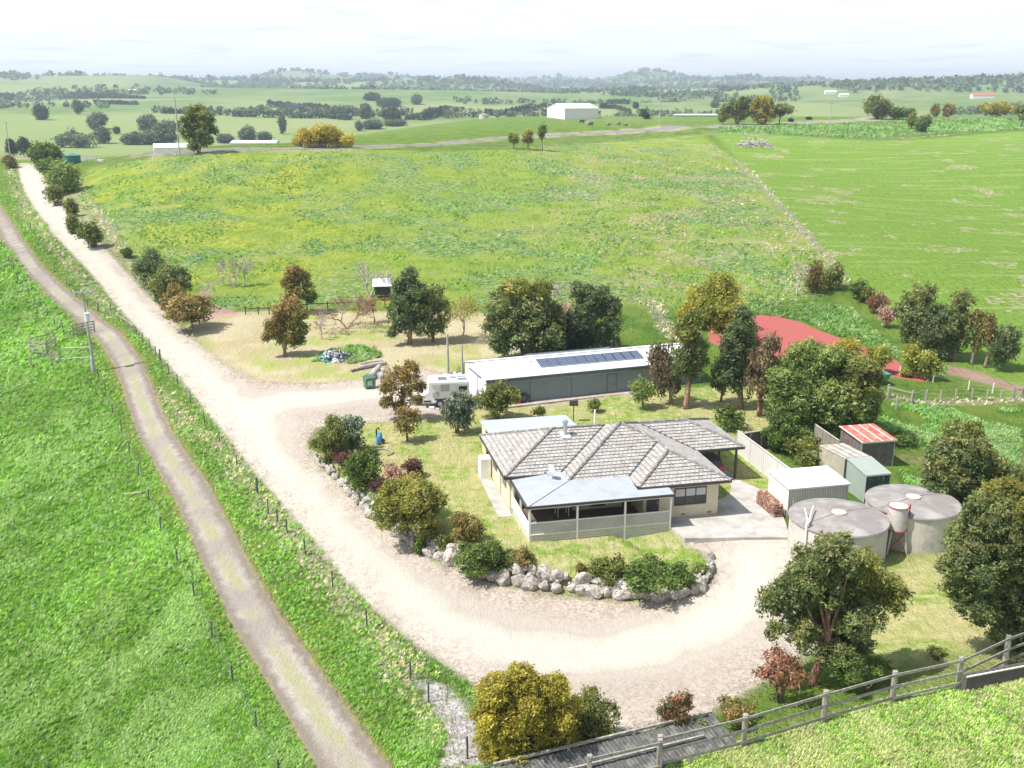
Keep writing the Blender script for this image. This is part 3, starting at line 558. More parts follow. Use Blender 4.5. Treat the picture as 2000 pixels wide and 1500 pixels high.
PL = [  # name,label,cat,u,v,u0,v0,u1,v1,pal,extras
 ('wattle_tree','big golden yellow wattle in front of the gravel bend, at the bottom edge',T_,1042,1492,926,1290,1135,1500,'wattle',dict(spots=[(1005,1325,36),(1065,1345,44),(965,1355,34),(1030,1380,60),(965,1410,42),(1095,1390,42),(1020,1440,60),(960,1460,34),(1090,1440,44),(1040,1485,50)],lobes=20,dens=1.15,gap=.1,stems=3,low=.3)),
 ('olive_shrub','dark olive shrub hiding behind the golden wattle beside the timber loading ramp',B_,1150,1452,1095,1350,1205,1460,'olive',dict(stems=3)),
 ('gum_tree','large grey-green gum leaning over the gravel beside the stepped rail fence',T_,1588,1338,1482,1045,1770,1300,'gumtip',dict(spots=[(1628,1078,44),(1662,1098,30),(1592,1105,44),(1560,1150,48),(1516,1180,34),(1620,1150,58),(1604,1205,50),(1570,1225,42),(1640,1235,50),(1680,1205,42),(1690,1110,34,'wattle2'),(1735,1150,36,'wattle2'),(1705,1165,36,'olive'),(1625,1275,34),(1512,1232,20),(1675,1262,30)],lobes=22,dens=1.1,gap=.35,bark=BARKRED,shape='round')),
 ('dark_shrub','dark green shrub in the shade right of the large leaning gum',B_,1685,1352,1620,1272,1742,1356,'green',dict(stems=3)),
 ('gum_tree','huge rust-tinged gum cut off by the right edge of the picture',T_,1968,1268,1842,955,2110,1262,'gumtip',dict(spots=[(1985,985,52,'wattle2'),(1935,1005,46),(1890,1040,42),(1950,1060,60),(1885,1100,44),(2000,1080,60),(1940,1130,60),(1900,1165,44),(1990,1170,60),(1945,1215,46),(2000,1235,46)],lobes=24,dens=1.1,gap=.2)),
 ('small_shrub','little green shrub alone on the lawn near the right rail fence',B_,1828,1282,1812,1262,1846,1284,'olive',dict()),
 ('gum_tree','rounded gum behind the far concrete water tank',T_,1895,1012,1797,822,1996,1000,'gumtip',dict(spots=[(1878,850,36,'olive'),(1850,885,44),(1905,890,44),(1835,935,36),(1880,945,46),(1935,930,42),(1970,935,36),(1930,970,34),(1868,985,28)],lobes=18,gap=.35,bark=BARKRED)),
 ('coppery_shrub','thin coppery shrub with bare stems beside the drive at lower right',B_,1524,1372,1472,1266,1562,1345,'bronze',dict(stems=5,gap=.6,dens=.55)),
 ('brown_shrub','low round brown shrub against the stepped rail fence',B_,1440,1416,1404,1362,1478,1416,'rust',dict(stems=3)),
 ('photinia','shrub with bright red new leaves at the end of the timber ramp',B_,1322,1440,1284,1352,1350,1448,'redtip',dict(stems=3)),
 ('dark_shrub','dark low shrub on the shaded side of the red-leaved shrub',B_,1362,1442,1335,1400,1392,1446,'green',dict(stems=2)),
 ('dense_shrub','tall dense olive shrub at the drive corner of the garden',B_,642,904,609,813,682,902,'olive',dict(stems=3,gap=.05)),
 ('blue_shrub','open shrub with brown stems and blue-green top behind the corner shrub',B_,694,880,656,812,714,878,'blue',dict(stems=4,gap=.45)),
 ('maroon_shrub','low maroon shrub between the corner shrubs and the rock wall',B_,668,912,649,878,706,912,'darkred',dict(stems=3)),
 ('green_shrub','rounded glossy green shrub above the rock wall, third from the drive corner',B_,708,952,673,886,746,950,'green',dict(stems=3,gap=.1)),
 ('maroon_shrub','upright purple-brown shrub at the back of the flowering bed',B_,805,930,785,895,826,935,'darkred',dict(stems=3)),
 ('maroon_shrub','dark purple shrub at the left end of the flowering bed',B_,741,965,722,930,768,965,'darkred',dict(stems=3)),
 ('pink_shrub','shrub covered in pink blossom in the garden bed',B_,776,968,752,905,806,968,'pink',dict(stems=3,gap=.35)),
 ('grevillea','very large olive and gold shrub spilling over the rock wall',B_,812,1040,738,928,868,1040,'wattle2',dict(lobes=16,stems=4,gap=.05,low=.1)),
 ('small_shrub','small bright green shrub right of the very large olive shrub',B_,833,1052,815,1022,853,1056,'green',dict(stems=2)),
 ('trailing_shrub','narrow green shrub hanging over the rock wall face',B_,820,1083,807,1044,832,1085,'green',dict(stems=2)),
 ('brown_shrub','brown-leaved upright shrub standing on the lawn edge above the wall',B_,915,1058,878,1002,946,1066,'rust',dict(stems=4,gap=.35)),
 ('pale_shrub','pale sparse shrub left of the brown upright shrub on the wall',B_,870,1072,852,1040,892,1078,'olive',dict(stems=3,gap=.5)),
 ('rosemary_hedge','long dark green shrub draped over the boulders below the verandah corner',B_,948,1122,890,1052,1008,1128,'green',dict(lobes=14,stems=4,gap=.05)),
 ('brown_shrub','small brown shrub at the right end of the draped dark hedge',B_,1020,1112,998,1068,1044,1118,'rust',dict(stems=3)),
 ('round_shrub','round brownish-green shrub, leftmost of the clipped group on the wall',B_,1186,1145,1150,1088,1220,1146,'olive',dict(stems=3,gap=.03)),
 ('round_shrub','broad clipped green shrub in the middle of the group on the wall',B_,1262,1154,1214,1096,1322,1156,'green',dict(lobes=14,stems=4,gap=.03)),
 ('round_shrub','clipped green shrub, rightmost of the group at the wall end',B_,1328,1150,1304,1100,1356,1150,'green',dict(stems=3,gap=.03)),
 ('small_shrub','small pale plant beside the last boulders of the wall',B_,1366,1116,1350,1100,1384,1118,'bright',dict(stems=2)),
 ('tiny_shrub','tiny twiggy plant on the wall left of the clipped group',B_,1134,1118,1124,1098,1146,1120,'rust',dict(stems=3,gap=.5)),
 ('seedling_shrub','small green plant beside the edging ring on the lawn',B_,722,890,704,872,738,892,'green',dict(stems=3)),
 ('lawn_tree','small round tree with pinkish new leaves on the lawn near the drive',T_,796,862,769,797,823,848,'rust',dict(gap=.25)),
 ('coppery_gum','airy coppery gum in front of the parked caravan',T_,792,822,738,706,832,808,'rust',dict(spots=[(803,718,17,'copper'),(775,735,24,'copper'),(800,742,22,'copper'),(758,755,18,'copper'),(820,755,14),(790,765,16),(755,785,14),(780,790,14),(815,780,12)],stems=3,gap=.6,dens=.62,bark=BARKRED,lobes=14)),
 ('grey_tree','dark grey-leaved multi-stemmed tree right of the caravan',T_,893,846,864,766,930,838,'grey',dict(stems=4,gap=.3)),
 ('camellia_tree','dense round green tree by the open end of the long shed',T_,972,818,926,746,1014,808,'olive',dict(gap=.05,stems=3)),
 ('young_tree','small bright green tree in front of the long shed',T_,1256,799,1230,740,1280,785,'bright',dict(gap=.3)),
 ('sapling','leafy sapling on the lawn between the house and shed door',T_,1160,805,1147,779,1173,802,'olive',dict(gap=.3,stems=3)),
 ('sapling','pale leafy sapling behind the lean-to roof',T_,1053,816,1040,792,1066,812,'olive',dict(gap=.3,stems=3)),
 ('green_shrub','spreading dark green shrub between the house and the big bushy tree',B_,1424,836,1396,796,1452,834,'green',dict(stems=4,gap=.2)),
 ('bronze_gum','bronze-leaved tree standing against the right half of the long shed',T_,1310,789,1262,668,1326,770,'brgum',dict(gap=.35,dens=.8)),
 ('gum_tree','tall slim gum with pale trunk in front of the long shed',T_,1340,798,1300,602,1384,742,'gumtip',dict(spots=[(1352,622,20,'olive'),(1342,650,26,'olive'),(1356,680,28),(1335,700,26),(1368,705,18),(1350,725,22),(1320,728,12)],gap=.35,lobes=18,bark=BARKRED)),
 ('gum_tree','tall conical gum right of the long shed',T_,1446,798,1386,592,1492,762,'gum',dict(spots=[(1452,610,16),(1450,635,26),(1440,665,32),(1462,680,26),(1425,700,28),(1452,712,30),(1412,730,22),(1445,745,22),(1402,750,14)],gap=.25,lobes=20,shape='cone')),
 ('small_gum','small thin gum between the two tall ones by the shed end',T_,1408,784,1390,712,1430,768,'gum',dict(gap=.5,dens=.6)),
 ('coppery_gum','slim reddish gum with bare lower trunk left of the big bushy tree',T_,1483,812,1452,656,1528,782,'brgum',dict(gap=.45,dens=.8,bark=BARKRED,lobes=14)),
 ('grey_gum','grey-green gum tucked between the reddish gum and the bushy tree',T_,1516,804,1492,700,1548,790,'gum',dict(gap=.3)),
 ('bushy_tree','very broad dense light-green tree beside the red arena',T_,1612,842,1502,672,1720,842,'bright',dict(spots=[(1570,705,40),(1618,700,36),(1660,725,40,'olive'),(1690,740,30,'olive'),(1530,745,30),(1580,755,50),(1640,770,50),(1690,785,34),(1550,790,42),(1610,810,50),(1665,820,44),(1590,830,30)],lobes=26,gap=.05,stems=3,dens=1.1)),
 ('dark_shrub','tall dark shrub behind the pale panel fence',B_,1514,882,1488,800,1548,880,'green',dict(stems=4)),
 ('tangled_shrub','grey tangled shrub behind the white garden shed',B_,1574,906,1535,858,1622,910,'olive',dict(stems=5,gap=.5)),
 ('tangled_shrub','mid green shrub between the panel fence and lattice',B_,1560,876,1536,832,1596,876,'green',dict(stems=4)),
 ('climbing_shrub','brownish shrub growing against the red-roofed shed',B_,1662,884,1634,852,1692,884,'rust',dict(stems=3)),
 ('low_hedge','dark low hedge right of the red-roofed shed',B_,1756,868,1728,842,1792,872,'green',dict(stems=3)),
 ('gum_tree','largest spreading gum behind the left part of the long shed',T_,1022,702,950,545,1096,694,'gumtip',dict(spots=[(1010,575,32,'wattle2'),(1050,570,28,'wattle2'),(985,600,34),(1035,605,40),(1075,615,28),(980,640,34),(1025,645,40),(1068,650,34),(975,675,20),(1045,680,24)],lobes=24,gap=.1,dens=1.1,low=.2)),
 ('dark_tree','low very dark tree filling the gap between two big gums behind the shed',T_,1110,694,1072,612,1158,692,'dark',dict(gap=.05,low=.1)),
 ('gum_tree','dark upright gum behind the middle of the long shed',T_,1160,690,1114,550,1212,688,'gum',dict(spots=[(1138,572,24),(1165,580,28),(1190,600,24),(1150,615,32),(1192,640,26),(1165,655,28),(1130,640,24),(1195,672,20)],lobes=20,gap=.25)),
 ('wattle_tree','bright yellow-green tree at the corner of the red arena',T_,1400,642,1342,542,1442,642,'yellow',dict(lobes=16,gap=.1,stems=3)),
 ('wattle_tree','low olive shrub left of the yellow-green arena tree',B_,1348,640,1322,590,1368,642,'wattle',dict(stems=3)),
 ('rusty_tree','round rusty-topped tree on the dry grass left of the rubbish heap',T_,557,696,507,582,606,672,'rust',dict(spots=[(565,600,22,'copper'),(545,612,18,'copper'),(582,612,18,'rust'),(535,635,20,'copper'),(560,640,26,'rust'),(585,640,18,'olive'),(525,655,14,'rust'),(555,662,18,'olive'),(580,662,16,'olive')],lobes=18,gap=.15)),
 ('rusty_tree','taller rusty tree behind the round one in the orchard',T_,582,612,548,517,618,596,'rust',dict(spots=[(572,530,15,'copper'),(590,540,17,'rust'),(566,552,17,'rust'),(596,562,18,'olive'),(578,575,20,'rust'),(562,588,12,'copper'),(604,580,14,'gum')],lobes=14,gap=.2)),
 ('gum_tree','tall upright gum in the orchard left of the utility poles',T_,800,672,750,522,838,655,'gum',dict(spots=[(797,540,20),(785,565,22),(808,570,24),(795,595,28),(815,605,20),(772,610,18),(790,630,24),(770,645,14),(815,640,16)],lobes=20,gap=.15,bark=BARKRED)),
 ('gum_tree','shorter dark gum touching the tall orchard gum on its right',T_,846,668,814,562,880,652,'gumtip',dict(lobes=14,gap=.2)),
 ('hedge_tree','dark dense tree on the bank beside the drive',T_,296,560,262,490,330,560,'gum',dict(gap=.1,low=.1)),
 ('hedge_tree','green gum right of the dark dense tree on the bank',T_,334,590,300,520,370,590,'gumtip',dict(gap=.15,low=.1)),
 ('rusty_tree','orange-topped tree on the bank beside the drive',T_,346,614,320,558,366,614,'rust',dict(gap=.2,low=.1)),
 ('bank_tree','spreading brown-green tree at the drive end of the dry grass',T_,377,644,336,576,412,628,'rust',dict(gap=.25,lobes=14)),
 ('small_shrub','small dark shrub on the hillside fence line left of the bank trees',B_,248,503,236,484,260,502,'green',dict()),
 ('bank_shrub','round olive shrub on the drive bank, nearest of the row',B_,180,484,157,433,200,484,'olive',dict(stems=3,gap=.05)),
 ('bank_shrub','olive shrub on the drive bank, second from the round one',B_,145,456,130,420,162,456,'olive',dict(stems=3)),
 ('bank_shrub','small thin shrub on the drive bank behind the second one',B_,140,424,128,388,154,424,'olive',dict(stems=3,gap=.3)),
 ('bank_shrub','bushy dark shrub on the bank under the large green ones',B_,108,402,90,362,126,402,'olive',dict(stems=3)),
 ('bank_bush','large light-green bush on the bank below the hilltop bend',B_,124,378,92,318,158,376,'bright',dict(lobes=14,stems=3,gap=.1)),
 ('bank_bush','light-green bush just below the hilltop bend of the drive',B_,100,346,74,310,128,348,'green',dict(stems=3,gap=.1)),
 ('hilltop_bush','dark round bush at the hilltop bend of the drive',B_,90,324,60,280,120,326,'green',dict(stems=3,gap=.1)),
 ('roadside_bush','small brown bush left of the hilltop bend',B_,22,328,8,304,36,328,'rust',dict(stems=3)),
 ('bronze_tree','bronze tree next to the grey leafless one on the paddock boundary',T_,1591,570,1570,513,1610,566,'rust',dict(gap=.05)),
 ('olive_tree','olive-brown tree right of the bronze one on the paddock boundary',T_,1628,564,1611,516,1646,560,'olive',dict(gap=.05)),
 ('boundary_tree','small dark green tree, first of the diagonal row',T_,1676,586,1660,548,1692,588,'green',dict(gap=.1)),
 ('boundary_tree','small olive tree, second of the diagonal row',T_,1692,594,1680,560,1706,592,'olive',dict(gap=.1)),
 ('pink_tree','pinkish-brown sparse tree in the diagonal row',T_,1712,612,1692,573,1734,608,'bronze',dict(gap=.4,dens=.7)),
 ('pink_tree','small round pink-orange tree in the diagonal row',T_,1732,640,1713,600,1748,632,'pink',dict(gap=.2)),
 ('boundary_gum','large brownish gum at the left of the dense clump above the arena',T_,1785,684,1742,556,1818,668,'gumtip',dict(lobes=16,gap=.15,low=.3)),
 ('boundary_gum','dark gum in the middle of the dense clump above the arena',T_,1830,700,1790,598,1870,700,'gum',dict(lobes=16,gap=.1,low=.1)),
 ('boundary_gum','tall gum at the right of the dense clump above the arena',T_,1862,704,1826,572,1892,680,'gumtip',dict(lobes=16,gap=.15,low=.3)),
 ('slender_gum','slender rusty gum standing just right of the dense clump',T_,1898,712,1882,608,1920,682,'rust',dict(gap=.25)),
 ('slender_gum','slender rusty gum with white trunk, second right of the clump',T_,1924,718,1912,614,1950,690,'rust',dict(gap=.3)),
 ('boundary_gum','round-headed gum at the right end of the boundary row',T_,1950,724,1922,638,1982,712,'gum',dict(gap=.15)),
 ('arena_tree','upright yellow-green tree beside the purple end of the arena',T_,1722,728,1706,674,1740,714,'yellow',dict(gap=.15)),
 ('arena_tree','dark yellow-green tree behind the top of the bushy tree',T_,1652,704,1630,662,1682,704,'wattle',dict(gap=.1)),
 ('arena_tree','small yellow-green tree at the left of the arena pair',T_,1698,716,1688,676,1710,714,'yellow',dict(gap=.1)),
 ('arena_tree','yellow-green tree, left of the pair at the arena fence',T_,1782,736,1758,674,1802,728,'yellow',dict(gap=.1)),
 ('arena_tree','yellow-green tree, right of the pair at the arena fence',T_,1812,742,1790,686,1834,736,'yellow',dict(gap=.1)),
 ('hedge_shrub','small yellowish shrub under the arena pair',B_,1768,736,1756,720,1780,738,'yellow',dict()),
 # ridge
 ('gum_tree','big dark gum on the ridge beside the left utility pole',T_,388,298,350,206,425,292,'gumtip',dict(spots=[(383,222,20,'olive'),(402,228,16),(368,240,18,'olive'),(395,248,22),(412,252,13),(365,260,14,'olive'),(388,268,20),(405,274,12),(378,284,12)],Y=238,lobes=18,gap=.3,stems=3,leafk=.8)),
 ('willow','wide golden willow on the ridge above the paddock',T_,630,291,571,243,692,292,'willow',dict(spots=[(630,262,22),(605,268,20),(655,268,22),(588,277,17),(676,277,16),(632,278,24),(612,284,14),(660,286,14)],Y=262,lobes=20,gap=.15,stems=5,leafk=.8,low=.1)),
 ('roadside_tree','small rusty tree, leftmost of the three by the ridge fence',T_,1003,290,992,260,1014,280,'olive',dict(Y=268,gap=.3,leafk=.7)),
 ('roadside_tree','small thin tree, middle of the three by the ridge fence',T_,1031,290,1020,256,1042,280,'rust',dict(Y=268,gap=.5,leafk=.7)),
 ('roadside_tree','dark-headed small tree, rightmost of the three by the ridge fence',T_,1059,290,1050,244,1068,270,'olive',dict(Y=268,gap=.3,leafk=.7)),
 ('ridge_gum','olive gum, left of the pair on the ridge road',T_,1440,240,1400,188,1478,236,'olive',dict(spots=[(1450,202,15),(1432,208,14),(1418,218,14),(1440,222,15),(1412,230,10),(1458,216,14)],Y=425,lobes=14,gap=.2,stems=4,leafk=.75)),
 ('ridge_wattle','golden wattle, right of the pair on the ridge road',T_,1492,241,1462,190,1526,238,'wattle',dict(spots=[(1486,202,16),(1500,200,12),(1475,216,14),(1500,222,16),(1484,230,14)],Y=425,lobes=14,gap=.15,stems=4,leafk=.75)),
 ('ridge_gum','thin gum leaning from the right of the golden ridge wattle',T_,1522,240,1502,202,1548,226,'olive',dict(Y=428,gap=.5,leafk=.75)),
 ('ridge_tree','large round dark tree left of the ridge road hedge',T_,1714,229,1686,189,1740,229,'olive',dict(Y=470,lobes=14,gap=.05,stems=3,leafk=.75)),
 ('ridge_shrub','green shrub right of the large round ridge tree',B_,1756,230,1738,210,1774,230,'green',dict(Y=470,leafk=.75)),
 ('ridge_shrub','small olive shrub at the end of the ridge hedge',B_,1776,232,1768,212,1788,232,'olive',dict(Y=470,leafk=.75)),
 ('roadside_shrub','dark slim shrub on the bank below the ridge road',B_,1780,250,1771,222,1790,246,'olive',dict(Y=405,leafk=.75)),
 ('roadside_shrub','large green shrub on the bank below the ridge road',B_,1801,258,1787,226,1817,258,'green',dict(Y=392,leafk=.75)),
 ('ridge_tree','brown tree, left of the two small ones beyond the ridge road',T_,1824,228,1817,204,1834,226,'rust',dict(Y=500,leafk=.75)),
 ('ridge_tree','brown tree, right of the two small ones beyond the ridge road',T_,1852,228,1840,204,1864,226,'rust',dict(Y=500,leafk=.75)),
 ('ridge_wattle','flat-topped pale gold tree on the ridge at the far right',T_,1942,226,1912,200,1980,226,'wattle',dict(Y=505,lobes=12,leafk=.75)),
 ('ridge_tree','dark tree cut by the right edge on the ridge',T_,1994,242,1979,205,2030,240,'olive',dict(Y=430,lobes=10,leafk=.75)),
]
for p in PL:
    *a, ex = p; plant(*a, **ex)
for n_, l_, *a in [('dead_tree','leafless grey tree leaning left in the hillside paddock',458,560,416,505,480,560,7),('dead_tree','leafless grey tree leaning right in the hillside paddock',478,558,450,500,500,558,8),
    ('dead_tree','pale leafless tree behind the chicken coop',722,580,684,505,772,572,9),('bare_fruit_tree','wide leafless fruit tree with spreading limbs in the orchard',678,642,618,575,738,640,10),
    ('bare_fruit_tree','small leafless fruit tree between the wide one and the tall gum',731,630,716,585,748,625,11),('bare_sapling','thin leafless sapling in front of the orchard fence',628,662,616,610,640,655,12),
    ('bare_tree','grey leafless tree at the corner of the diagonal paddock fence',1556,576,1536,505,1580,570,13),('bare_tree','misty leafless tree behind the big gum of the shed',1108,600,1070,545,1126,600,14)]:
    u, v, u0, v0, u1, v1, sd = a; bare(n_, l_, u, v, u0, v0, u1, v1, seed=sd, thick=1.25 if 'dead' in n_ else 1.1, m=mat('orchard_bark', (.22, .16, .13), .9, .35, 5) if 'fruit' in n_ else None, pal='bronze' if 'fruit' in n_ else None)
bare('budding_tree', 'airy yellow-green budding tree right of the orchard gums', 903, 668, 874, 588, 946, 660, seed=21, pal='yellow')
bare('bare_shrub', 'pinkish bare shrub in front of the dark gum behind the shed', 1100, 640, 1082, 592, 1122, 640, m=BARKRED, seed=23, pal='pink', cat='shrub')
print('leaf quads', sum(t[2] for t in ALLT))

# ------------------------------------------------------------------ the farmhouse
HO = onz(1034, 987, 2.45); HA = math.radians(12.5)
class Frame:
    def __init__(s, o, a): s.o = o; s.a = a
    def w(s, a, b, z=0): c, q = math.cos(s.a), math.sin(s.a); return (s.o[0]+a*c-b*q, s.o[1]+a*q+b*c, z)
    def g(s, a, b): x, y, _ = s.w(a, b); return float(hz(np.array(x), np.array(y)))
    def l(s, u, v, z=0): x, y = onz(u, v, z); x -= s.o[0]; y -= s.o[1]; c, q = math.cos(s.a), math.sin(s.a); return (x*c+y*q, -x*q+y*c)
    def lg(s, u, v): p = G(u, v); x = p[0]-s.o[0]; y = p[1]-s.o[1]; c, q = math.cos(s.a), math.sin(s.a); return (x*c+y*q, -x*q+y*c, p[2])
HF = Frame(HO, HA)
def tilemat():
    t = NT('roof_tiles'); uv = t.n.new('ShaderNodeUVMap').outputs[0]
    br = t.n.new('ShaderNodeTexBrick'); t.L.new(uv, br.inputs['Vector']); br.offset = .5
    for k, q in (('Scale', 1.), ('Mortar Size', .035), ('Brick Width', .31), ('Row Height', .345), ('Bias', 0.), ('Mortar Smooth', .3)): br.inputs[k].default_value = q
    br.inputs['Color1'].default_value = (.27, .26, .245, 1); br.inputs['Color2'].default_value = (.47, .455, .43, 1); br.inputs['Mortar'].default_value = (.09, .08, .075, 1)
    v = t.coord(); c = t.mix(t.rng(t.noise(v, 2.2, 5, .7), .35, .7, 0, .8), br.outputs[0], (.44, .425, .40))
    c = t.mix(t.rng(t.noise(v, 11, 4, .7), .52, .62, 0, .8), c, (.15, .135, .125)); c = t.mix(t.math('MULTIPLY', t.rng(t.noise(v, .7, 4, .6), .5, .62), t.rng(t.noise(v, 5, 3, .6), .5, .6, 0, .35)), c, (.30, .17, .14))
    t.col(c); t.b.inputs['Roughness'].default_value = .95; t.bump(br.outputs['Fac'], -.6, .04); return t.m
TILE = tilemat(); CREAM = mat('cream_render', (.62, .56, .40), .85, .1, 2); WHITE = mat('white_paint', (.80, .79, .75), .6, .1, 3, c2=(.6, .57, .5), patch=(1.2, .6, .75))
GLASS = mat('dark_glass', (.035, .04, .045), .08, .3, 1); FRAME = mat('window_frame', (.06, .055, .05), .5, .1, 3); GUT = mat('dark_gutter', (.05, .045, .045), .5, .1, 3)
ZINC = mat('weathered_zinc', (.40, .43, .47), .45, .1, 1.2, c2=(.33, .36, .40), patch=(.8, .5, .65), stripe=(0, .15, .35)); CONC = mat('concrete', (.42, .40, .37), .9, .2, 1.3, c2=(.30, .285, .265), patch=(.6, .48, .62), bump=.15)
BLIND = mat('grey_mesh_blind', (.44, .42, .40), .75, .08, 1.5, c2=(.37, .355, .34), patch=(.5, .5, .6)); DECK = mat('deck_boards', (.16, .11, .085), .8, .2, 2); BOARD = mat('beige_boards', (.50, .49, .42), .8, .1, 2); CURT = mat('blind_fabric', (.55, .55, .56), .9, .1, 2)
house = thing('farmhouse', 'brick farmhouse with grey tiled hip roof and a front verandah', 'house', HF.w(0, 0, 0), HA)
SL = .378; EZ = 2.6
def rz_(d): return EZ+SL*d
R_ = lambda *p: list(p)
PLANES = [  # polygon (a,b,z) with eave direction (unit, in plan) and uphill direction
 ('W1L', [(-.6,4.7),(-.6,13.7),(3.9,9.2)], (1,0), -.6, 'a+'), ('W1F', [(-.6,4.7),(3.35,4.7),(7.85,9.2),(3.9,9.2)], 0, 4.7, 'b+'),
 ('W2L', [(3.35,2.95),(3.35,4.7),(7.85,9.2),(8.725,8.325)], 0, 3.35, 'a+'), ('W2F', [(3.35,2.95),(7.65,2.95),(10.945,6.245),(8.865,8.325),(8.725,8.325)], 0, 2.95, 'b+'),
 ('W3L', [(7.65,.9),(7.65,2.95),(10.945,6.245),(10.945,4.195)], 0, 7.65, 'a+'), ('W3F', [(7.65,.9),(14.24,.9),(10.945,4.195)], 0, .9, 'b+'),
 ('R', [(14.24,.9),(14.24,6.95),(10.865,10.325),(8.865,8.325),(10.945,6.245),(10.945,4.195)], 0, 14.24, 'a-'),
 ('W4F', [(14.24,6.95),(18,6.95),(14.625,10.325),(10.865,10.325)], 0, 6.95, 'b+'), ('W4R', [(18,6.95),(18,13.7),(14.625,10.325)], 0, 18, 'a-'),
 ('B', [(18,13.7),(-.6,13.7),(3.9,9.2),(7.85,9.2),(8.725,8.325),(8.865,8.325),(10.865,10.325),(14.625,10.325)], 0, 13.7, 'b-')]
def clip(poly, f, lo, hi):
    for sgn, lim in ((1, lo), (-1, -hi)):
        out = []; n = len(poly)
        for i in range(n):
            p, q = poly[i], poly[(i+1) % n]; fp, fq = sgn*f(p)-lim, sgn*f(q)-lim
            if fp >= -1e-9: out.append(p)
            if (fp > 1e-9) != (fq > 1e-9) and abs(fp-fq) > 1e-12:
                t = fp/(fp-fq)
                if 1e-9 < t < 1-1e-9: out.append((p[0]+(q[0]-p[0])*t, p[1]+(q[1]-p[1])*t))
        poly = out
        if len(poly) < 3: return []
    return poly
def tiled_roof():
    mb = MB(); ca = math.atan(SL); st = .345*math.cos(ca)
    for nm, poly, _, e, kind in PLANES:
        sg = 1 if kind[1] == '+' else -1; ax = 0 if kind[0] == 'a' else 1; up = lambda p: sg*(p[ax]-e)
        n3 = [0, 0, math.cos(ca)]; n3[ax] = -sg*math.sin(ca); mx = max(up(p) for p in poly); k = 0
        while k*st < mx:
            s0, s1 = k*st, (k+1)*st; c = clip(poly, up, s0, s1); k += 1
            if not c: continue
            vs = []; uv = []
            for p in c:
                d = up(p); f = 1-(d-s0)/st; off = .012+.045*f
                vs.append((p[0]+n3[0]*off, p[1]+n3[1]*off, rz_(d)+n3[2]*off)); uv.append((p[1-ax]+(k % 7)*.01, d/math.cos(ca)))
            area = sum(vs[i][0]*vs[(i+1) % len(vs)][1]-vs[(i+1) % len(vs)][0]*vs[i][1] for i in range(len(vs)))
            order = list(range(len(vs))) if area > 0 else list(reversed(range(len(vs))))
            mb.add(vs, [tuple(order)], 0, [[uv[i] for i in order]])
            low = [i for i in range(len(c)) if up(c[i])-s0 < 1e-6]
            if len(low) >= 2:
                a, b = low[0], low[-1]; A, B = vs[a], vs[b]; dn = [q*.05 for q in n3]
                mb.add([A, B, (B[0]-dn[0], B[1]-dn[1], B[2]-dn[2]), (A[0]-dn[0], A[1]-dn[1], A[2]-dn[2])], [(0, 1, 2, 3)], 0, [[(uv[a][0], uv[a][1]), (uv[b][0], uv[b][1]), (uv[b][0], uv[b][1]-.05), (uv[a][0], uv[a][1]-.05)]])
    return mb
roof = tiled_roof().build('roof', TILE, house)
rcm = mat('ridge_tile', (.20, .185, .175), .95, .35, 5, c2=(.36, .33, .31), patch=(3, .5, .65))
def ridge(p, q):
    rc = MB(); P = Vector((*p[:2], p[2]+.05)); Q = Vector((*q[:2], q[2]+.05)); n = max(1, int((Q-P).length/.42))
    for i in range(n): rc.tube([P.lerp(Q, i/n), P.lerp(Q, (i+1.08)/n)], [.125, .10], 7, cap=False)
    rc.build('ridge_cap', rcm, roof)
def z3(a, b, d): return (a, b, rz_(d))
for p, q in [(z3(-.6,4.7,0), z3(3.9,9.2,4.5)), (z3(3.9,9.2,4.5), z3(7.85,9.2,4.5)), (z3(-.6,13.7,0), z3(3.9,9.2,4.5)), (z3(3.35,2.95,0), z3(8.725,8.325,5.375)), (z3(8.865,8.325,5.375), z3(10.945,6.245,3.295)),
    (z3(10.945,6.245,3.295), z3(10.945,4.195,3.295)), (z3(7.65,.9,0), z3(10.945,4.195,3.295)), (z3(14.24,.9,0), z3(10.945,4.195,3.295)), (z3(8.865,8.325,5.375), z3(10.865,10.325,3.375)), (z3(10.865,10.325,3.375), z3(14.625,10.325,3.375)),
    (z3(14.625,10.325,3.375), z3(18,6.95,0)), (z3(14.625,10.325,3.375), z3(18,13.7,0))]: ridge(p, q)
vl = MB()
for p, q in [(z3(3.35,4.7,0), z3(7.85,9.2,4.5)), (z3(7.65,2.95,0), z3(10.945,6.245,3.295)), (z3(14.24,6.95,0), z3(10.865,10.325,3.375))]:
    vl.bar((p[0], p[1], p[2]+.05), (q[0], q[1], q[2]+.05), .16, .03)
vl.build('valley_flashing', GUT, roof)
g = MB()
EV = [(-.6,4.7),(3.35,4.7),(3.35,2.95),(7.65,2.95),(7.65,.9),(14.24,.9),(14.24,6.95),(18,6.95),(18,13.7),(-.6,13.7)]
for i in range(len(EV)):
    p, q = EV[i], EV[(i+1) % len(EV)]; g.bar((p[0], p[1], EZ-.07), (q[0], q[1], EZ-.07), .13, .15)
g.build('gutter', GUT, house)
sf = MB(); sf.add([(p[0], p[1], EZ-.16) for p in EV], [tuple(range(len(EV)))]); sf.build('soffit', mat('soffit', (.45, .42, .36), .9, .1), house)
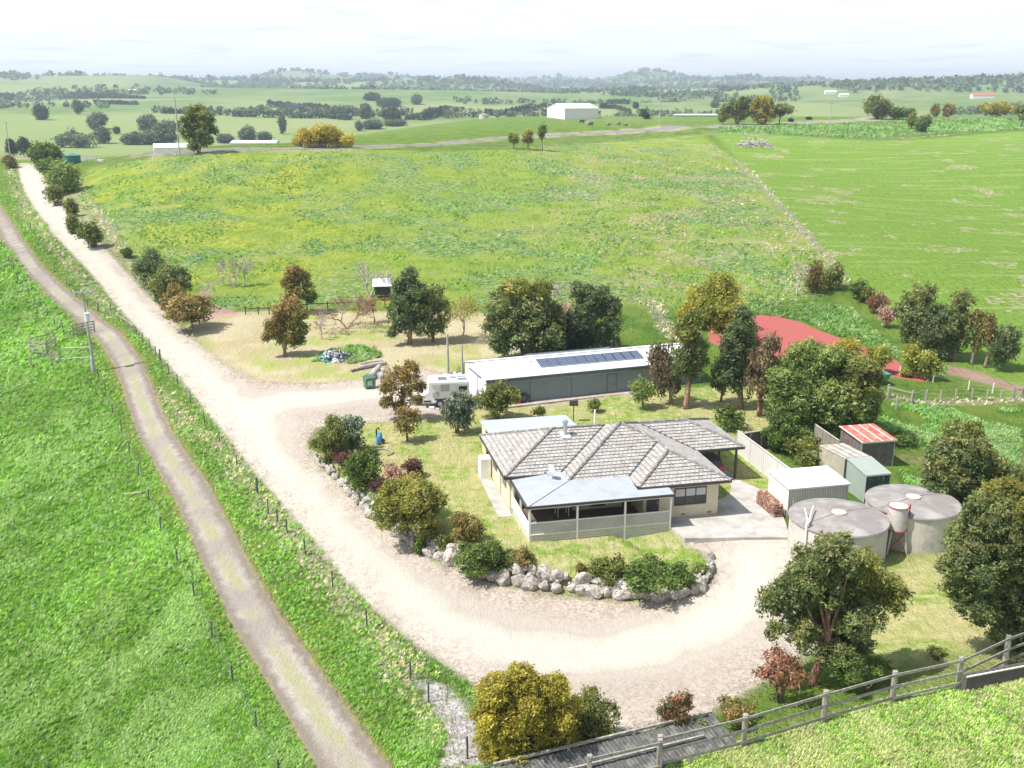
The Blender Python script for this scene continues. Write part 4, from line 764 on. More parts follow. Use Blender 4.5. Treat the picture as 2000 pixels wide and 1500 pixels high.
# walls: one extruded outline with openings laid in as parts
w = MB(); OUT = [(0,5.3),(3.95,5.3),(3.95,3.55),(8.25,3.55),(8.25,1.5),(13.64,1.5),(13.64,13.1),(0,13.1)]; n = len(OUT)
w.add([(p[0], p[1], -1.0) for p in OUT]+[(p[0], p[1], EZ-.165) for p in OUT], [(i, (i+1) % n, (i+1) % n+n, i+n) for i in range(n)]); w.build('wall', CREAM, house)
def window(a0, a1, b, z0, z1, panes, blind=None):
    f = MB(); t = .07
    f.box(a0, a1, b-.06, b+.0, z0, z0+t).box(a0, a1, b-.06, b+.0, z1-t, z1)
    for i in range(panes+1):
        x = a0+(a1-a0-t)*i/panes; f.box(x, x+t, b-.057, b+.0, z0+t, z1-t)
    wn = f.build('window', FRAME, house); MB().box(a0+t, a1-t, b-.03, b-.012, z0+t, z1-t).build('pane', GLASS, wn)
    if blind:
        m = MB()
        for i in range(panes):
            x = a0+(a1-a0-t)*i/panes+t; q = a0+(a1-a0-t)*(i+1)/panes; m.box(x, q, b-.036, b-.031, z1-t-blind*(z1-z0), z1-t)
        m.build('window_blind', CURT, wn)
    return wn
wn = window(10.45, 12.75, 1.5, .85, 2.1, 3, .42); MB().bar((10.52, 1.455, 1.45), (12.68, 1.455, 1.45), .03, .07).build('transom', FRAME, wn)
window(4.7, 7.3, 3.55, 1.1, 2.1, 2); window(5.2, 6.2, 3.55, .45, .95, 1)
d = MB().box(8.5, 9.35, 1.44, 1.5, .28, 2.3).build('door', mat('dark_door', (.07, .065, .06), .5, .2), house); MB().box(9.2, 9.26, 1.38, 1.44, 1.15, 1.3).build('handle', ZINC, d)
d = MB().box(7.45, 8.1, 3.49, 3.55, .28, 2.3).build('door', mat('dark_door', (.07, .065, .06), .5, .2), house); MB().box(7.5, 7.56, 3.43, 3.49, 1.15, 1.3).build('handle', ZINC, d)
window(1.0, 2.9, 5.3, .9, 2.1, 2)
vt = MB()
for a in (11.0, 12.9): vt.box(a, a+.28, 1.47, 1.5, .12, .24)
vt.build('wall_vent', mat('terracotta', (.30, .16, .11), .9), house)
# left wall: windows and downpipes
f = MB()
for b0, b1 in ((7.0, 8.2), (10.3, 11.6)): f.box(-.05, 0, b0, b1, .9, 2.0)
f.build('side_window', GLASS, house)
dp = MB()
for b in (5.5, 8.8, 12.2): dp.tube([(-.06, b, -.4), (-.06, b, 2.4)], .04, 6)
dp.build('downpipe', BOARD, house)
# flue, vents and dish
fl = MB(); fx, fy = 4.65, 8.4; fz = rz_(fy-4.7); fl.cyl(fx, fy, fz-.1, fz+1.0, .15, 14).cyl(fx, fy, fz+.98, fz+1.14, .21, 14).cyl(fx, fy, fz+1.12, fz+1.2, .12, 14)
flo = fl.build('flue', mat('steel_flue', (.48, .52, .58), .35, .1, 3, .6), house); MB().slab([(fx-.35, fy-.4, fz-.02), (fx+.35, fy-.4, fz-.02), (fx+.35, fy+.35, fz+.26), (fx-.35, fy+.35, fz+.26)], .05).build('flashing', mat('pale_flashing', (.62, .63, .66), .5), flo)
pv = MB(); pv.cyl(8.1, 12.4, 3.0, 4.5, .07, 8); pv.build('vent_pipe', WHITE, house)
# verandah
vr = MB(); z0, z1 = 2.42, 2.74
vr.slab([(-.15,-.15,z0),(9.75,-.15,z0),(9.75,.86,z0+.10),(7.62,.86,z0+.10),(7.62,2.92,z1),(3.35,2.92,z1)], .03); vr.slab([(-.15,-.15,z0),(3.35,2.92,z1),(3.3,4.66,z1),(-.15,4.66,z0)], .03, 1)
vro = vr.build('verandah_roof', [ZINC, mat('weathered_zinc_side', (.40, .43, .47), .45, .1, 1.2, c2=(.33, .36, .40), patch=(.8, .5, .65), stripe=(1, .15, .35))], house)
hp = MB(); hp.bar((-.15, -.15, z0+.03), (3.35, 2.92, z1+.03), .14, .05); hp.build('hip_cap', mat('zinc_cap', (.42, .45, .48), .45), vro)
gt = MB(); gt.bar((-.2, -.2, z0-.06), (9.8, -.2, z0-.06), .12, .14).bar((-.2, -.2, z0-.06), (-.2, 4.7, z0-.06), .12, .14); gt.build('verandah_gutter', GUT, vro)
bm = MB(); bm.bar((0, 0, z0-.2), (9.6, 0, z0-.2), .07, .16).bar((0, .1, z0-.2), (0, 4.6, z0-.2), .07, .16); bm.build('verandah_beam', WHITE, house)
for a, b in ((.02, .02), (3.2, 0), (6.45, 0), (9.6, 0), (0, 2.4), (0, 4.6)):
    MB().box(a-.06, a+.06, b-.06, b+.06, HF.g(a, b)-.1, z0-.28).build('post', WHITE, house)
MB().box(.05, 9.55, .05, 5.28, .10, .24).build('deck', DECK, house)
sk = MB()
for i in range(8):
    zt = .36-i*.17
    if zt-.15 > -.95:
        sk.box(.07, 9.53, -.035, -.01, zt-.15, zt); sk.box(-.035, -.01, .07, 4.55, zt-.15, zt)
sk.build('skirting_boards', BOARD, house)
MB().box(.07, 9.53, -.02, .005, .40, 1.16).build('balustrade_blind', BLIND, house); MB().bar((.06, -.01, 1.19), (9.54, -.01, 1.19), .1, .05).bar((.06, -.03, .385), (9.54, -.03, .385), .08, .035).build('rail', WHITE, house)
sp_ = MB(); sp_.box(-.03, 0, .07, 2.34, .37, 1.2); sp_.box(-.03, 0, 2.46, 4.54, .37, .7); sp_.box(-.03, 0, 2.46, 4.54, .78, .92); sp_.box(-.03, 0, 2.46, 4.54, 1.0, 1.2); sp_.build('side_panel', WHITE, house)
MB().box(-.04, .0, 4.62, 5.3, .2, z0-.1).build('side_infill', CREAM, house)
# carport under the right end
for a, b in ((17.6, 7.4), (17.6, 10.4), (17.6, 13.2)): MB().box(a-.07, a+.07, b-.07, b+.07, -.4, EZ-.165).build('carport_post', FRAME, house)
# lean-to behind
lt = MB(); lt.slab([(.2,14.1,2.58),(7.4,14.1,2.58),(7.4,18.2,2.32),(.2,18.2,2.32)], .05); lto = lt.build('lean_to_roof', mat('blue_grey_roofing', (.43, .475, .55), .45, .06, 1, stripe=(0, .2, .2)), house)
lw = MB(); lw.box(.35, 2.0, 14.2, 14.3, -.6, 2.5).box(.35, .45, 14.3, 15.2, -.6, 2.48).box(.35, .45, 16.4, 18.0, -.6, 2.3).box(.35, 7.2, 17.9, 18.0, -.6, 2.3).box(7.1, 7.2, 14.3, 17.9, -.6, 2.3); lw.build('lean_to_wall', CREAM, house)
ac = MB(); ac.box(-.9, -.1, 12.0, 13.0, -.4, 1.3); ac.build('side_cupboard', WHITE, house)
# satellite dish on the verandah roof
dz = MB(); R0 = .42
V = []; Fq = []
for i in range(5):
    for j in range(14):
        a = 2*math.pi*j/14; r = R0*i/4; V.append((r*math.cos(a), -.12+.7*r*r, r*math.sin(a)))
for i in range(4):
    for j in range(14): Fq.append((i*14+j, i*14+(j+1) % 14, (i+1)*14+(j+1) % 14, (i+1)*14+j))
dsh = thing('satellite_dish', 'pale satellite dish on the metal verandah roof', 'dish', HF.w(2.4, 3.6, 2.66), HA-1.3)
MB().add([(x, y, z+.62) for x, y, z in V], Fq).build('dish', mat('dish_grey', (.55, .57, .6), .5), dsh); MB().tube([(0, .05, 0), (0, .05, .5), (0, -.1, .62)], .03, 6).build('mast', ZINC, dsh); MB().tube([(0, -.12, .25), (0, -.5, .55)], .015, 5).box(-.04, .04, -.56, -.48, .52, .6).build('receiver_arm', FRAME, dsh)
# objects on the verandah
tb = thing('outdoor_table', 'white topped table standing on the shaded verandah', 'table', HF.w(3.0, 3.0, .24), HA); MB().box(-.45, .45, -.4, .4, .68, .73).build('tabletop', WHITE, tb)
for x in (-.38, .38):
    for y in (-.33, .33): MB().box(x-.025, x+.025, y-.025, y+.025, 0, .68).build('leg', WHITE, tb)
# concrete
def slab_obj(name, pts, top, m=CONC, th=.5):
    P = [HF.w(a, b, z if False else top) for a, b, *z in pts]; mb = MB(); mb.slab(P, th); o = mb.build(name, m); o['kind'] = 'structure'; return o
slab_obj('concrete_driveway', [(9.68,.0),(9.95,-1.85),(13.5,-2.5),(16.7,-3.2),(17.5,-1.0),(18.3,1.6),(18.75,4.0),(18.3,5.6),(17.7,7.2),(17.6,13.3),(13.7,13.3),(13.7,1.45),(9.68,1.45)], .0)
slab_obj('side_path', [(-1.05,4.6),(-.05,4.6),(-.05,13.6),(-.95,13.6)], -.22)

# ------------------------------------------------------------------ car under the carport
CARP = mat('car_paint', (.10, .105, .115), .3, .05, 2, .3); RUB = mat('rubber', (.03, .03, .03), .9, .2)
def parked_car():
    p = HF.w(15.9, 9.6, .02); c = thing('parked_car', 'dark station wagon with red tail lights under the carport', 'car', p, HA)
    prof = [(-2.2,.35),(-2.25,.75),(-2.1,1.0),(-1.75,1.42),(-.2,1.48),(.55,1.42),(1.15,1.0),(2.05,.86),(2.2,.6),(2.15,.35)]
    mb = MB(); n = len(prof)
    def sec(x, k): return [(x*(1 if z < .95 else .84), -y, z) for y, z in prof]
    vs = sec(-.85, 0)+sec(.85, 0); mb.add([(a, -b, c_) for a, b, c_ in vs], [(i, (i+1) % n, (i+1) % n+n, i+n) for i in range(n)]+[tuple(range(n-1, -1, -1)), tuple(range(n, 2*n))]); mb.build('body', CARP, c)
    MB().add([(-.66,-2.0,1.08),(.66,-2.0,1.08),(.6,-1.77,1.40),(-.6,-1.77,1.40)], [(0,1,2,3)]).build('rear_window', GLASS, c)
    for s in (-1, 1):
        for y in (-1.35, 1.35):
            wh = MB().tube([(s*.68, y, .33), (s*.88, y, .33)], .33, 18).build('wheel', RUB, c); MB().tube([(s*.88, y, .33), (s*.895, y, .33)], .19, 12).build('rim', ZINC, wh)
        MB().box(s*.62-.2, s*.62+.2, -2.27, -2.1, .82, .98).build('tail_light', mat('red_lamp', (.6, .02, .03), .3), c)
parked_car()

# ------------------------------------------------------------------ long shed
SO = onz(950, 742, 2.6); SA = math.radians(19); SF = Frame(SO, SA)
SHW = mat('pale_sheet_metal', (.66, .68, .70), .5, .05, 1, stripe=(1, .22, .25)); SHD = mat('slate_sheet_metal', (.20, .235, .26), .55, .08, 1, stripe=(0, .22, .45)); SHR = mat('white_sheet_roof', (.66, .68, .71), .4, .05, .8, stripe=(0, .25, .12))
shed = thing('long_shed', 'long slate-grey metal shed with solar panels on its pale roof', 'shed', (SO[0], SO[1], 0), SA)
LX, LY, EZs, RZs = 22.2, 6.9, 2.62, 3.5; g0 = -.4
MB().add([(0,0,g0),(LX,0,g0),(LX,0,EZs),(0,0,EZs)], [(0,1,2,3)]).add([(LX,LY,g0),(0,LY,g0),(0,LY,EZs),(LX,LY,EZs)], [(0,1,2,3)]).build('side_wall', SHD, shed)
MB().add([(0,LY,g0),(0,0,g0),(0,0,EZs),(0,LY/2,RZs-.05),(0,LY,EZs)], [(0,1,2,3,4)]).build('end_wall', SHW, shed); MB().add([(LX,0,g0),(LX,LY,g0),(LX,LY,EZs),(LX,LY/2,RZs-.05),(LX,0,EZs)], [(0,1,2,3,4)]).build('end_wall', SHD, shed)
rf = MB(); rf.slab([(-.12,-.15,EZs),(LX+.12,-.15,EZs),(LX+.12,LY/2,RZs),(-.12,LY/2,RZs)], .05).slab([(-.12,LY/2,RZs),(LX+.12,LY/2,RZs),(LX+.12,LY+.15,EZs),(-.12,LY+.15,EZs)], .05)
sro = rf.build('roof', SHR, shed); MB().bar((-.14, LY/2, RZs+.01), (LX+.14, LY/2, RZs+.01), .4, .04).build('ridge_cap', SHR, sro)
MB().bar((-.12, -.2, EZs-.09), (LX+.12, -.2, EZs-.09), .12, .14).build('gutter', mat('dark_slate_trim', (.09, .115, .14), .5), shed)
MB().bar((0, -.05, EZs-.42), (LX, -.05, EZs-.42), .06, .05).build('door_track', mat('track_steel', (.35, .42, .46), .5), shed)
tmm = mat('dark_slate_trim', (.09, .115, .14), .5)
for x in (.02, 4.2, 8.35, 12.0, 12.95, 17.0, LX-.05): MB().box(x, x+.06, -.03, 0, g0, EZs-.45 if x not in (12., 12.95) else 2.0).build('door_trim', tmm, shed)
MB().box(12., 13., -.03, 0, 2.0, 2.06).build('door_trim', tmm, shed)
d = MB().box(12.06, 12.95, -.02, 0, .05, 2.0).build('door', SHD, shed); MB().box(12.78, 12.84, -.07, -.02, .95, 1.1).build('handle', FRAME, d)
d = MB().box(-.06, -.02, 2.6, 5.1, g0, 2.3).build('sliding_door', SHW, shed); MB().bar((-.05, 1.6, 2.38), (-.05, 5.3, 2.38), .06, .08).box(-.05, -.02, 5.1, 5.16, g0, 2.3).build('door_rail', FRAME, d)
PVC_ = NT('solar_cells')
v_ = PVC_.coord(); s_ = PVC_.n.new('ShaderNodeSeparateXYZ'); PVC_.L.new(v_, s_.inputs[0]); w_ = PVC_.math('GREATER_THAN', PVC_.math('FRACT', PVC_.math('MULTIPLY', s_.outputs[0], 6.06)), .78)
PVC_.col(PVC_.mix(w_, (.02, .035, .085), (.36, .40, .46))); PVC_.b.inputs['Roughness'].default_value = .2
th = math.atan2(RZs-EZs, LY/2)
for i in range(11):
    p = thing('x', None, None) if False else None; x0 = 5.75+i*.972; mb = MB(); hw = .80; zc = lambda y: EZs+(RZs-EZs)*(y/(LY/2))+.09
    mb.slab([(0, 1.15, zc(1.15)), (.93, 1.15, zc(1.15)), (.93, 2.7, zc(2.7)), (0, 2.7, zc(2.7))], .04); pn = mb.build('solar_panel', PVC_.m, shed, loc=(x0, 0, 0))
    MB().bar((0, 1.14, zc(1.14)-.01), (.93, 1.14, zc(1.14)-.01), .05, .06).build('panel_frame', ZINC, pn)
for i in range(9):
    mb = MB(); zc = lambda y: EZs+(RZs-EZs)*((LY-y)/(LY/2))+.30-.12*(y-3.7)
    mb.slab([(0, 3.65, zc(3.65)), (.93, 3.65, zc(3.65)), (.93, 4.9, zc(4.9)), (0, 4.9, zc(4.9))], .04); mb.build('solar_panel', PVC_.m, shed, loc=(5.3+i*.972, 0, 0))
MB().cyl(5.2, 2.4, 3.2, 3.36, .1, 8).build('roof_vent', ZINC, shed)
path = MB(); path.slab([SF.w(.5,-.95,.12), SF.w(LX-8,-.7,.2), SF.w(LX-8,-.02,.2), SF.w(.5,-.02,.12)], .5)
o = path.build('shed_path', mat('dirty_concrete', (.42, .36, .30), .95, .3, 2)); o['kind'] = 'structure'

# ------------------------------------------------------------------ rock wall
def rockmat():
    t = NT('boulder_stone'); v = t.coord(); o = t.n.new('ShaderNodeObjectInfo'); c = t.mix(o.outputs['Random'], (.42, .39, .355), (.58, .545, .50))
    c = t.mix(t.rng(t.noise(v, 1.6, 4, .6), .5, .68, 0, .7), c, (.42, .28, .19)); c = t.mix(t.rng(t.noise(v, 4, 6, .75), .44, .62, 0, .85), c, (.14, .13, .12))
    t.col(c); t.b.inputs['Roughness'].default_value = .95; t.bump(t.noise(v, 5, 7, .7), .8, .12); return t.m
ROCK = rockmat()
def rock_mesh(seed, sub=2):
    import bmesh
    bm = bmesh.new(); bmesh.ops.create_icosphere(bm, subdivisions=sub+1, radius=1); r = random.Random(seed)
    pl = [(Vector([r.gauss(0, 1) for _ in range(3)]).normalized(), r.uniform(.55, .85)) for _ in range(16)]
    for v in bm.verts:
        for n, d in pl:
            k = v.co.dot(n)
            if k > d: v.co -= n*(k-d)*.93
        v.co *= 1+.05*math.sin(7*v.co.x+seed)*math.sin(6*v.co.y)+r.uniform(-.035, .035)
    me = bpy.data.meshes.new('boulder'); bm.to_mesh(me); bm.free(); me.materials.append(ROCK); return me
rocks = [rock_mesh(i) for i in range(9)]
rw = thing('rock_retaining_wall', 'retaining wall of pale boulders along the inside of the gravel bend', 'rock wall', (WALL[12][0], WALL[12][1], float(hz(np.array(WALL[12][0]), np.array(WALL[12][1])))))
rr = random.Random(5); base = rw.location.copy(); nb = 0; FV = []; FF = []; fo = 0
for i in range(len(WALL)-1):
    p, q = WALL[i], WALL[i+1]; L = math.hypot(q[0]-p[0], q[1]-p[1]); h = (p[2]+q[2])/2; nx, ny = -(q[1]-p[1])/L, (q[0]-p[0])/L
    def put(t, off, s, zf, part=True):
        global nb, fo
        x = p[0]+(q[0]-p[0])*t; y = p[1]+(q[1]-p[1])*t; X, Y = x+nx*off, y+ny*off; zb = float(hz(np.array(x-nx*.4), np.array(y-ny*.4))); me = rr.choice(rocks)
        sc = (s*rr.uniform(.95, 1.45), s*rr.uniform(.7, .95), s*rr.uniform(.8, 1.2)); loc = Vector((X, Y, zb+zf))-base; rot = (rr.uniform(-.5, .5), rr.uniform(-.5, .5), math.atan2(q[1]-p[1], q[0]-p[0])+rr.uniform(-.4, .4))
        if part and nb < 96:
            o = bpy.data.objects.new('boulder', me); COL.objects.link(o); o.parent = rw; o.location = loc; o.scale = sc; o.rotation_euler = rot; nb += 1
        else:
            c, sn = math.cos(rot[2]), math.sin(rot[2]); V = np.array([v.co[:] for v in me.vertices])*np.array(sc); V = np.stack([V[:, 0]*c-V[:, 1]*sn, V[:, 0]*sn+V[:, 1]*c, V[:, 2]], 1)+np.array(loc); FV.append(V); FF.append(np.array([f.vertices[:] for f in me.polygons])+fo); fo += len(V)
    n = max(1, round(L/(.62 if h < .8 else .85)))
    for k in range(n): put((k+rr.uniform(.3, .7))/n, rr.uniform(-.08, .12), (.34 if h < .8 else .34+.15*h)*rr.choice((.75, .95, 1.0, 1.35)), .24*h+.06)
    if h > .7:
        n = max(1, round(L/.95))
        for k in range(n): put((k+rr.uniform(0, 1))/n, .38, (.20+.17*h)*rr.choice((.7, 1, 1.3)), .72*h)
    for k in range(int(L/.3)): put(rr.random(), rr.uniform(.0, .45), rr.uniform(.12, .24), rr.uniform(.1, .95)*h, False)
o = np_mesh('fill_stones', np.concatenate(FV), np.concatenate(FF), None, rw, ROCK); o['kind'] = 'stuff'

# ------------------------------------------------------------------ outbuildings
RUSTW = mat('rusty_white_roof', (.78, .77, .75), .6, .05, 1, c2=(.50, .14, .08), patch=(.9, .62, .66), stripe=(1, .2, .15)); CORW = mat('white_corrugated_wall', (.62, .59, .53), .6, .12, 1.5, stripe=(0, .19, .9)); CORP = mat('pale_wall', (.74, .71, .63), .7, .06, 1)
def simple_shed(name, label, fr, a0, a1, b0, b1, zf, zb, wallm, roofm, frontm=None, ov=.12, base=-.6, root_z=0., door=None, sidem=None):
    r = thing(name, label, 'shed', fr.w(a0, b0, root_z), fr.a); W_, D_ = a1-a0, b1-b0; zf -= root_z; zb -= root_z; ba = base-root_z
    MB().add([(0,0,ba),(W_,0,ba),(W_,0,zf),(0,0,zf)], [(0,1,2,3)]).build('front_wall', frontm or wallm, r)
    MB().add([(0,D_,ba),(0,0,ba),(0,0,zf),(0,D_,zb)], [(0,1,2,3)]).add([(W_,0,ba),(W_,D_,ba),(W_,D_,zb),(W_,0,zf)], [(0,1,2,3)]).add([(W_,D_,ba),(0,D_,ba),(0,D_,zb),(W_,D_,zb)], [(0,1,2,3)]).build('side_wall', sidem or wallm, r)
    s = (zb-zf)/D_
    MB().slab([(-ov,-ov,zf-s*ov+.06),(W_+ov,-ov,zf-s*ov+.06),(W_+ov,D_+ov,zb+s*ov+.06),(-ov,D_+ov,zb+s*ov+.06)], .05).build('roof', roofm, r)
    tr = MB().bar((-ov,-ov-.02,zf-.02), (W_+ov,-ov-.02,zf-.02), .03, .12)
    for x in (0, W_): tr.box(x-.03, x+.03, -.035, .0, ba, zf-.09)
    tr.build('trim', BOARD, r); return r
ws = simple_shed('garden_shed', 'white corrugated shed with rust-stained white roof beside the concrete drive', HF, 18.1, 22.5, 0.0, 3.0, 2.0, 2.12, CORP, RUSTW, CORW)
def px_frame(u, v, z, ang=HA): return Frame(onz(u, v, z), ang)
GRN = mat('green_sheet', (.34, .385, .35), .6, .08, 1, stripe=(1, .2, .4)); GRND = mat('dark_green_sheet', (.06, .10, .10), .6, .1, 2, c2=(.45, .52, .5), patch=(4, .58, .64)); TRANS = mat('old_fibre_sheet', (.38, .36, .30), .7, .2, 2, c2=(.52, .50, .44), patch=(1.8, .5, .6), stripe=(0, .6, .5))
gf = px_frame(1692, 929, 1.7); gw = 1.9
simple_shed('small_shed', 'small green metal shed behind the far water tank', gf, 0, gw, 0, 2.6, 1.7, 2.0, GRN, GRN, GRND, ov=.06)
lf_ = Frame(gf.w(0.02, 2.75), HA); ls = simple_shed('glasshouse', 'old grey sheet greenhouse joined behind the green shed', lf_, -.15, gw-.05, 0, 3.6, 2.0, 1.75, mat('dusty_panel', (.42, .37, .29), .8, .25, 1.5, c2=(.3, .31, .2), patch=(2, .5, .7)), TRANS, ov=.03)
RSR = NT('striped_red_roof'); v = RSR.coord(); s_ = RSR.n.new('ShaderNodeSeparateXYZ'); RSR.L.new(v, s_.inputs[0]); fr_ = RSR.math('FRACT', RSR.math('MULTIPLY', s_.outputs[0], 1.15))
RSR.col(RSR.mix(RSR.math('MULTIPLY', RSR.math('GREATER_THAN', fr_, .84), .75), RSR.mix(RSR.rng(RSR.noise(v, 2.5, 4), .4, .65), (.44, .08, .06), (.50, .24, .18)), (.72, .66, .62)))
RUSTG = mat('rusted_iron_wall', (.16, .16, .16), .8, .3, 2, c2=(.20, .08, .05), patch=(1.6, .5, .62), stripe=(0, .25, .5))
rf_ = px_frame(1684, 864, 1.55); rz0 = rf_.g(0, 0)
wR = rf_.l(1746, 858, 1.55)[0]; simple_shed('old_shed', 'dark rusted iron shed with red and white striped roof', rf_, 0, max(2.6, wR), 0, 3.2, 1.55, 1.75, RUSTG, RSR.m, ov=.15, base=-2.0)
# lattice and fence panels
def panel_fence():
    P = [(20.15, 12.7), (20.17, 10.3), (20.18, 8.05), (20.19, 5.8), (20.2, 3.5)]; r = thing('panel_fence', 'pale cream metal panel fence right of the carport', 'fence', HF.w(20.15, 12.7, 0), HA)
    for i in range(4):
        a, b = P[i], P[i+1]; y0, y1 = b[1]-12.7, a[1]-12.7; x = (a[0]+b[0])/2-20.15; MB().box(x-.015, x+.015, y0+.03, y1-.03, -.3, 1.76).build('panel', mat('cream_panel', (.66, .64, .60), .6, .05, 1, stripe=(1, .3, .1)), r)
    for a in P: MB().box(a[0]-20.15-.04, a[0]-20.15+.04, a[1]-12.7-.03, a[1]-12.7+.03, -.4, 1.82).build('post', mat('fence_cap', (.55, .54, .50), .6, .05), r)
    MB().box(-.035, .07, -9.2, 0, 1.8, 1.86).build('top_cap', mat('fence_cap', (.55, .54, .50), .6, .05), r)
panel_fence()
def line_panel(name, label, p, q, h, m, posts=4, cat='fence', zoff=-.2):
    r = thing(name, label, cat, p); d = Vector(q)-Vector(p)
    MB().add([(0,0,zoff),(d.x,d.y,d.z+zoff),(d.x,d.y,d.z+h),(0,0,h)], [(0,1,2,3)]).build('panel', m, r)
    MB().bar((0, 0, h), tuple(d+Vector((0, 0, h))), .08, .06).build('top_rail', BOARD, r)
    for i in range(posts):
        t = i/(posts-1); c = d*t; MB().box(c.x-.05, c.x+.05, c.y-.05, c.y+.05, c.z-.3, c.z+h+.05).build('post', WOODG, r)
line_panel('lattice_fence', 'brown-grey slatted fence running behind the small sheds', G(1590, 862), G(1636, 895), 1.5, mat('slatted_panel', (.33, .29, .24), .85, .3, 2, stripe=(2, .16, .9)))
line_panel('iron_fence', 'short dark sheet fence behind the tangle of shrubs', HF.w(20.3, 12.75, -.1), HF.w(23.6, 13.4, -.1), 1.6, mat('dark_sheet', (.12, .11, .10), .8, .3, 2))
# water tanks
TANKC = mat('tank_concrete', (.50, .47, .42), .9, .12, .9, c2=(.36, .34, .31), patch=(1.2, .5, .66), bump=.1); TANKR = mat('tank_roof_concrete', (.23, .21, .20), .95, .15, 1.1, c2=(.36, .34, .32), patch=(.7, .45, .7), bump=.15); TRIM = mat('tank_rim', (.30, .24, .25), .9, .1)
def tank(x, y, R, ztop, label, apex, hatch):
    z0 = -1.2; r = thing('water_tank', label, 'water tank', (x, y, 0), 0)
    MB().cyl(0, 0, z0, ztop, R, 64).build('wall', TANKC, r, smooth=False)
    k = MB(); n = 64; vs = [(0, 0, ztop+apex)]
    for rr_, z in ((R*.5, ztop+apex*.6), (R+.05, ztop+.02), (R+.05, ztop-.08)): vs += [(rr_*math.cos(2*math.pi*j/n), rr_*math.sin(2*math.pi*j/n), z) for j in range(n)]
    fs = [(0, 1+j, 1+(j+1) % n) for j in range(n)]+[(1+q*n+j, 1+(q+1)*n+j, 1+(q+1)*n+(j+1) % n, 1+q*n+(j+1) % n) for q in (0, 1) for j in range(n)]
    rf = k.add(vs, fs).build('roof', TANKR, r); MB().cyl(0, 0, ztop+apex-.03, ztop+apex+.05, .46, 28).cyl(0, 0, ztop+apex+.05, ztop+apex+.10, .06, 8).build('hatch', TANKC, rf)
    rm = MB(); rm.tube([((R+.06)*math.cos(2*math.pi*j/n), (R+.06)*math.sin(2*math.pi*j/n), ztop-.05) for j in range(n+1)], .035, 5, cap=False); rm.build('rim', TRIM, rf)
    sm = MB()
    for a in (.5, 2.0, 3.6, 5.2): sm.bar((.45*math.cos(a), .45*math.sin(a), ztop+apex*.95+.015), (R*.98*math.cos(a), R*.98*math.sin(a), ztop+.05), .04, .02)
    sm.build('joint_ridge', TRIM, rf); return r
t1 = tank(20.53, 59.55, 2.98, 2.2, 'round concrete water tank, nearer the drive, pipe running onto its roof', .3, 0); t2 = tank(26.15, 62.1, 2.9, 2.2, 'round concrete water tank, farther right, half behind the raised steel tank', .3, 1)
pm = MB(); a = math.radians(215); ex, ey = 3.06*math.cos(a), 3.06*math.sin(a); pm.tube([(ex, ey, -.3), (ex, ey, 2.5), (ex+.25, ey+.25, 2.62)], .075, 8).tube([(ex+.1, ey+.1, 2.5), (ex+1.0, ey+2.2, 2.75)], .045, 6).tube([(ex+.1, ey+.1, 2.5), (ex+.3, ey+1.6, 2.8)], .035, 6); pm.build('inlet_pipe', WHITE, t1)
# raised steel tank
p = G(1752, 1076); RST = mat('rust_streaked_steel', (.50, .48, .46), .6, .15, 1.5, c2=(.33, .12, .07), patch=(1.6, .56, .68)); RED = mat('rust_red', (.34, .07, .05), .8, .2)
et = thing('raised_tank', 'small rust-streaked steel tank on legs between the concrete tanks', 'water tank', p); zt_ = z_above(1745, 988, p)-p[2]; zb_ = z_above(1745, 1031, p)-p[2]; cx_ = -.22
MB().cyl(cx_, 0, zb_, zt_, .60, 28).build('tank_body', RST, et)
for zz_ in (zt_+.01, zb_-.02): MB().tube([(cx_+.62*math.cos(q*math.pi/16), .62*math.sin(q*math.pi/16), zz_) for q in range(33)], .04, 5, cap=False).build('hoop', RED, et)
MB().cyl(cx_, 0, zt_, zt_+.03, .57, 28).cyl(cx_, 0, zt_+.03, zt_+.12, .08, 8).build('lid', CORP, et)
lg = MB()
for sx in (-1, 1):
    for sy in (-1, 1): MB().bar((cx_+sx*.62, sy*.5, -.1), (cx_+sx*.42, sy*.4, zb_), .09).build('leg', RST, et)
    lg.bar((cx_+sx*.6, -.5, .15), (cx_-sx*.45, -.42, zb_-.1), .05)
lg.build('brace', RED, et); MB().tube([(cx_+.7, -.1, 0), (cx_+.7, -.1, zt_+.15)], .04, 6).build('outlet_pipe', RED, et)
# firewood and bricks
def stack(name, label, cat, loc, rz, n, w, d, h, m, piece=(.09, .35), ragged=.1, cyl=True, seed=1):
    r = random.Random(seed); mb = MB(); pw, pl = piece; z = 0
    while z < h:
        x = -w/2
        while x < w/2:
            y = 0
            while y < d:
                jx = r.uniform(-.02, .02); rr_ = pw*r.uniform(.4, .55)
                if r.random() > ragged: mb.tube([(x+jx, y+.01, z+rr_), (x+jx+r.uniform(-.02, .02), y+pl*.95, z+rr_)], rr_, 6)
                y += pl
            x += pw
        z += pw*.9
    o = mb.build(name, m, None, loc); o.rotation_euler = (0, 0, rz); tag(o, label, cat); return o
WOODR = mat('split_firewood', (.26, .12, .08), .9, .45, 4, c2=(.5, .36, .28), patch=(3, .5, .62))
q = HF.w(17.75, 1.4, 0); stack('firewood_stack', 'red-brown firewood stacked against the white shed side', 'firewood', (q[0], q[1], HF.g(17.75, 1.4)-.02), HA+math.pi/2, 0, 2.7, .36, .95, WOODR, (.13, .34), .06, seed=3)
q = G(1782, 1072); stack('firewood_stack', 'firewood heaped under the raised steel tank', 'firewood', (q[0], q[1]-.2, q[2]), .15, 0, 1.9, .9, 1.15, WOODR, (.14, .34), .12, seed=4)
gr_ = G(1840, 1078); gt_ = thing('steel_grate', 'grey slatted steel frame leaning on the far water tank', 'grate', gr_, .05)
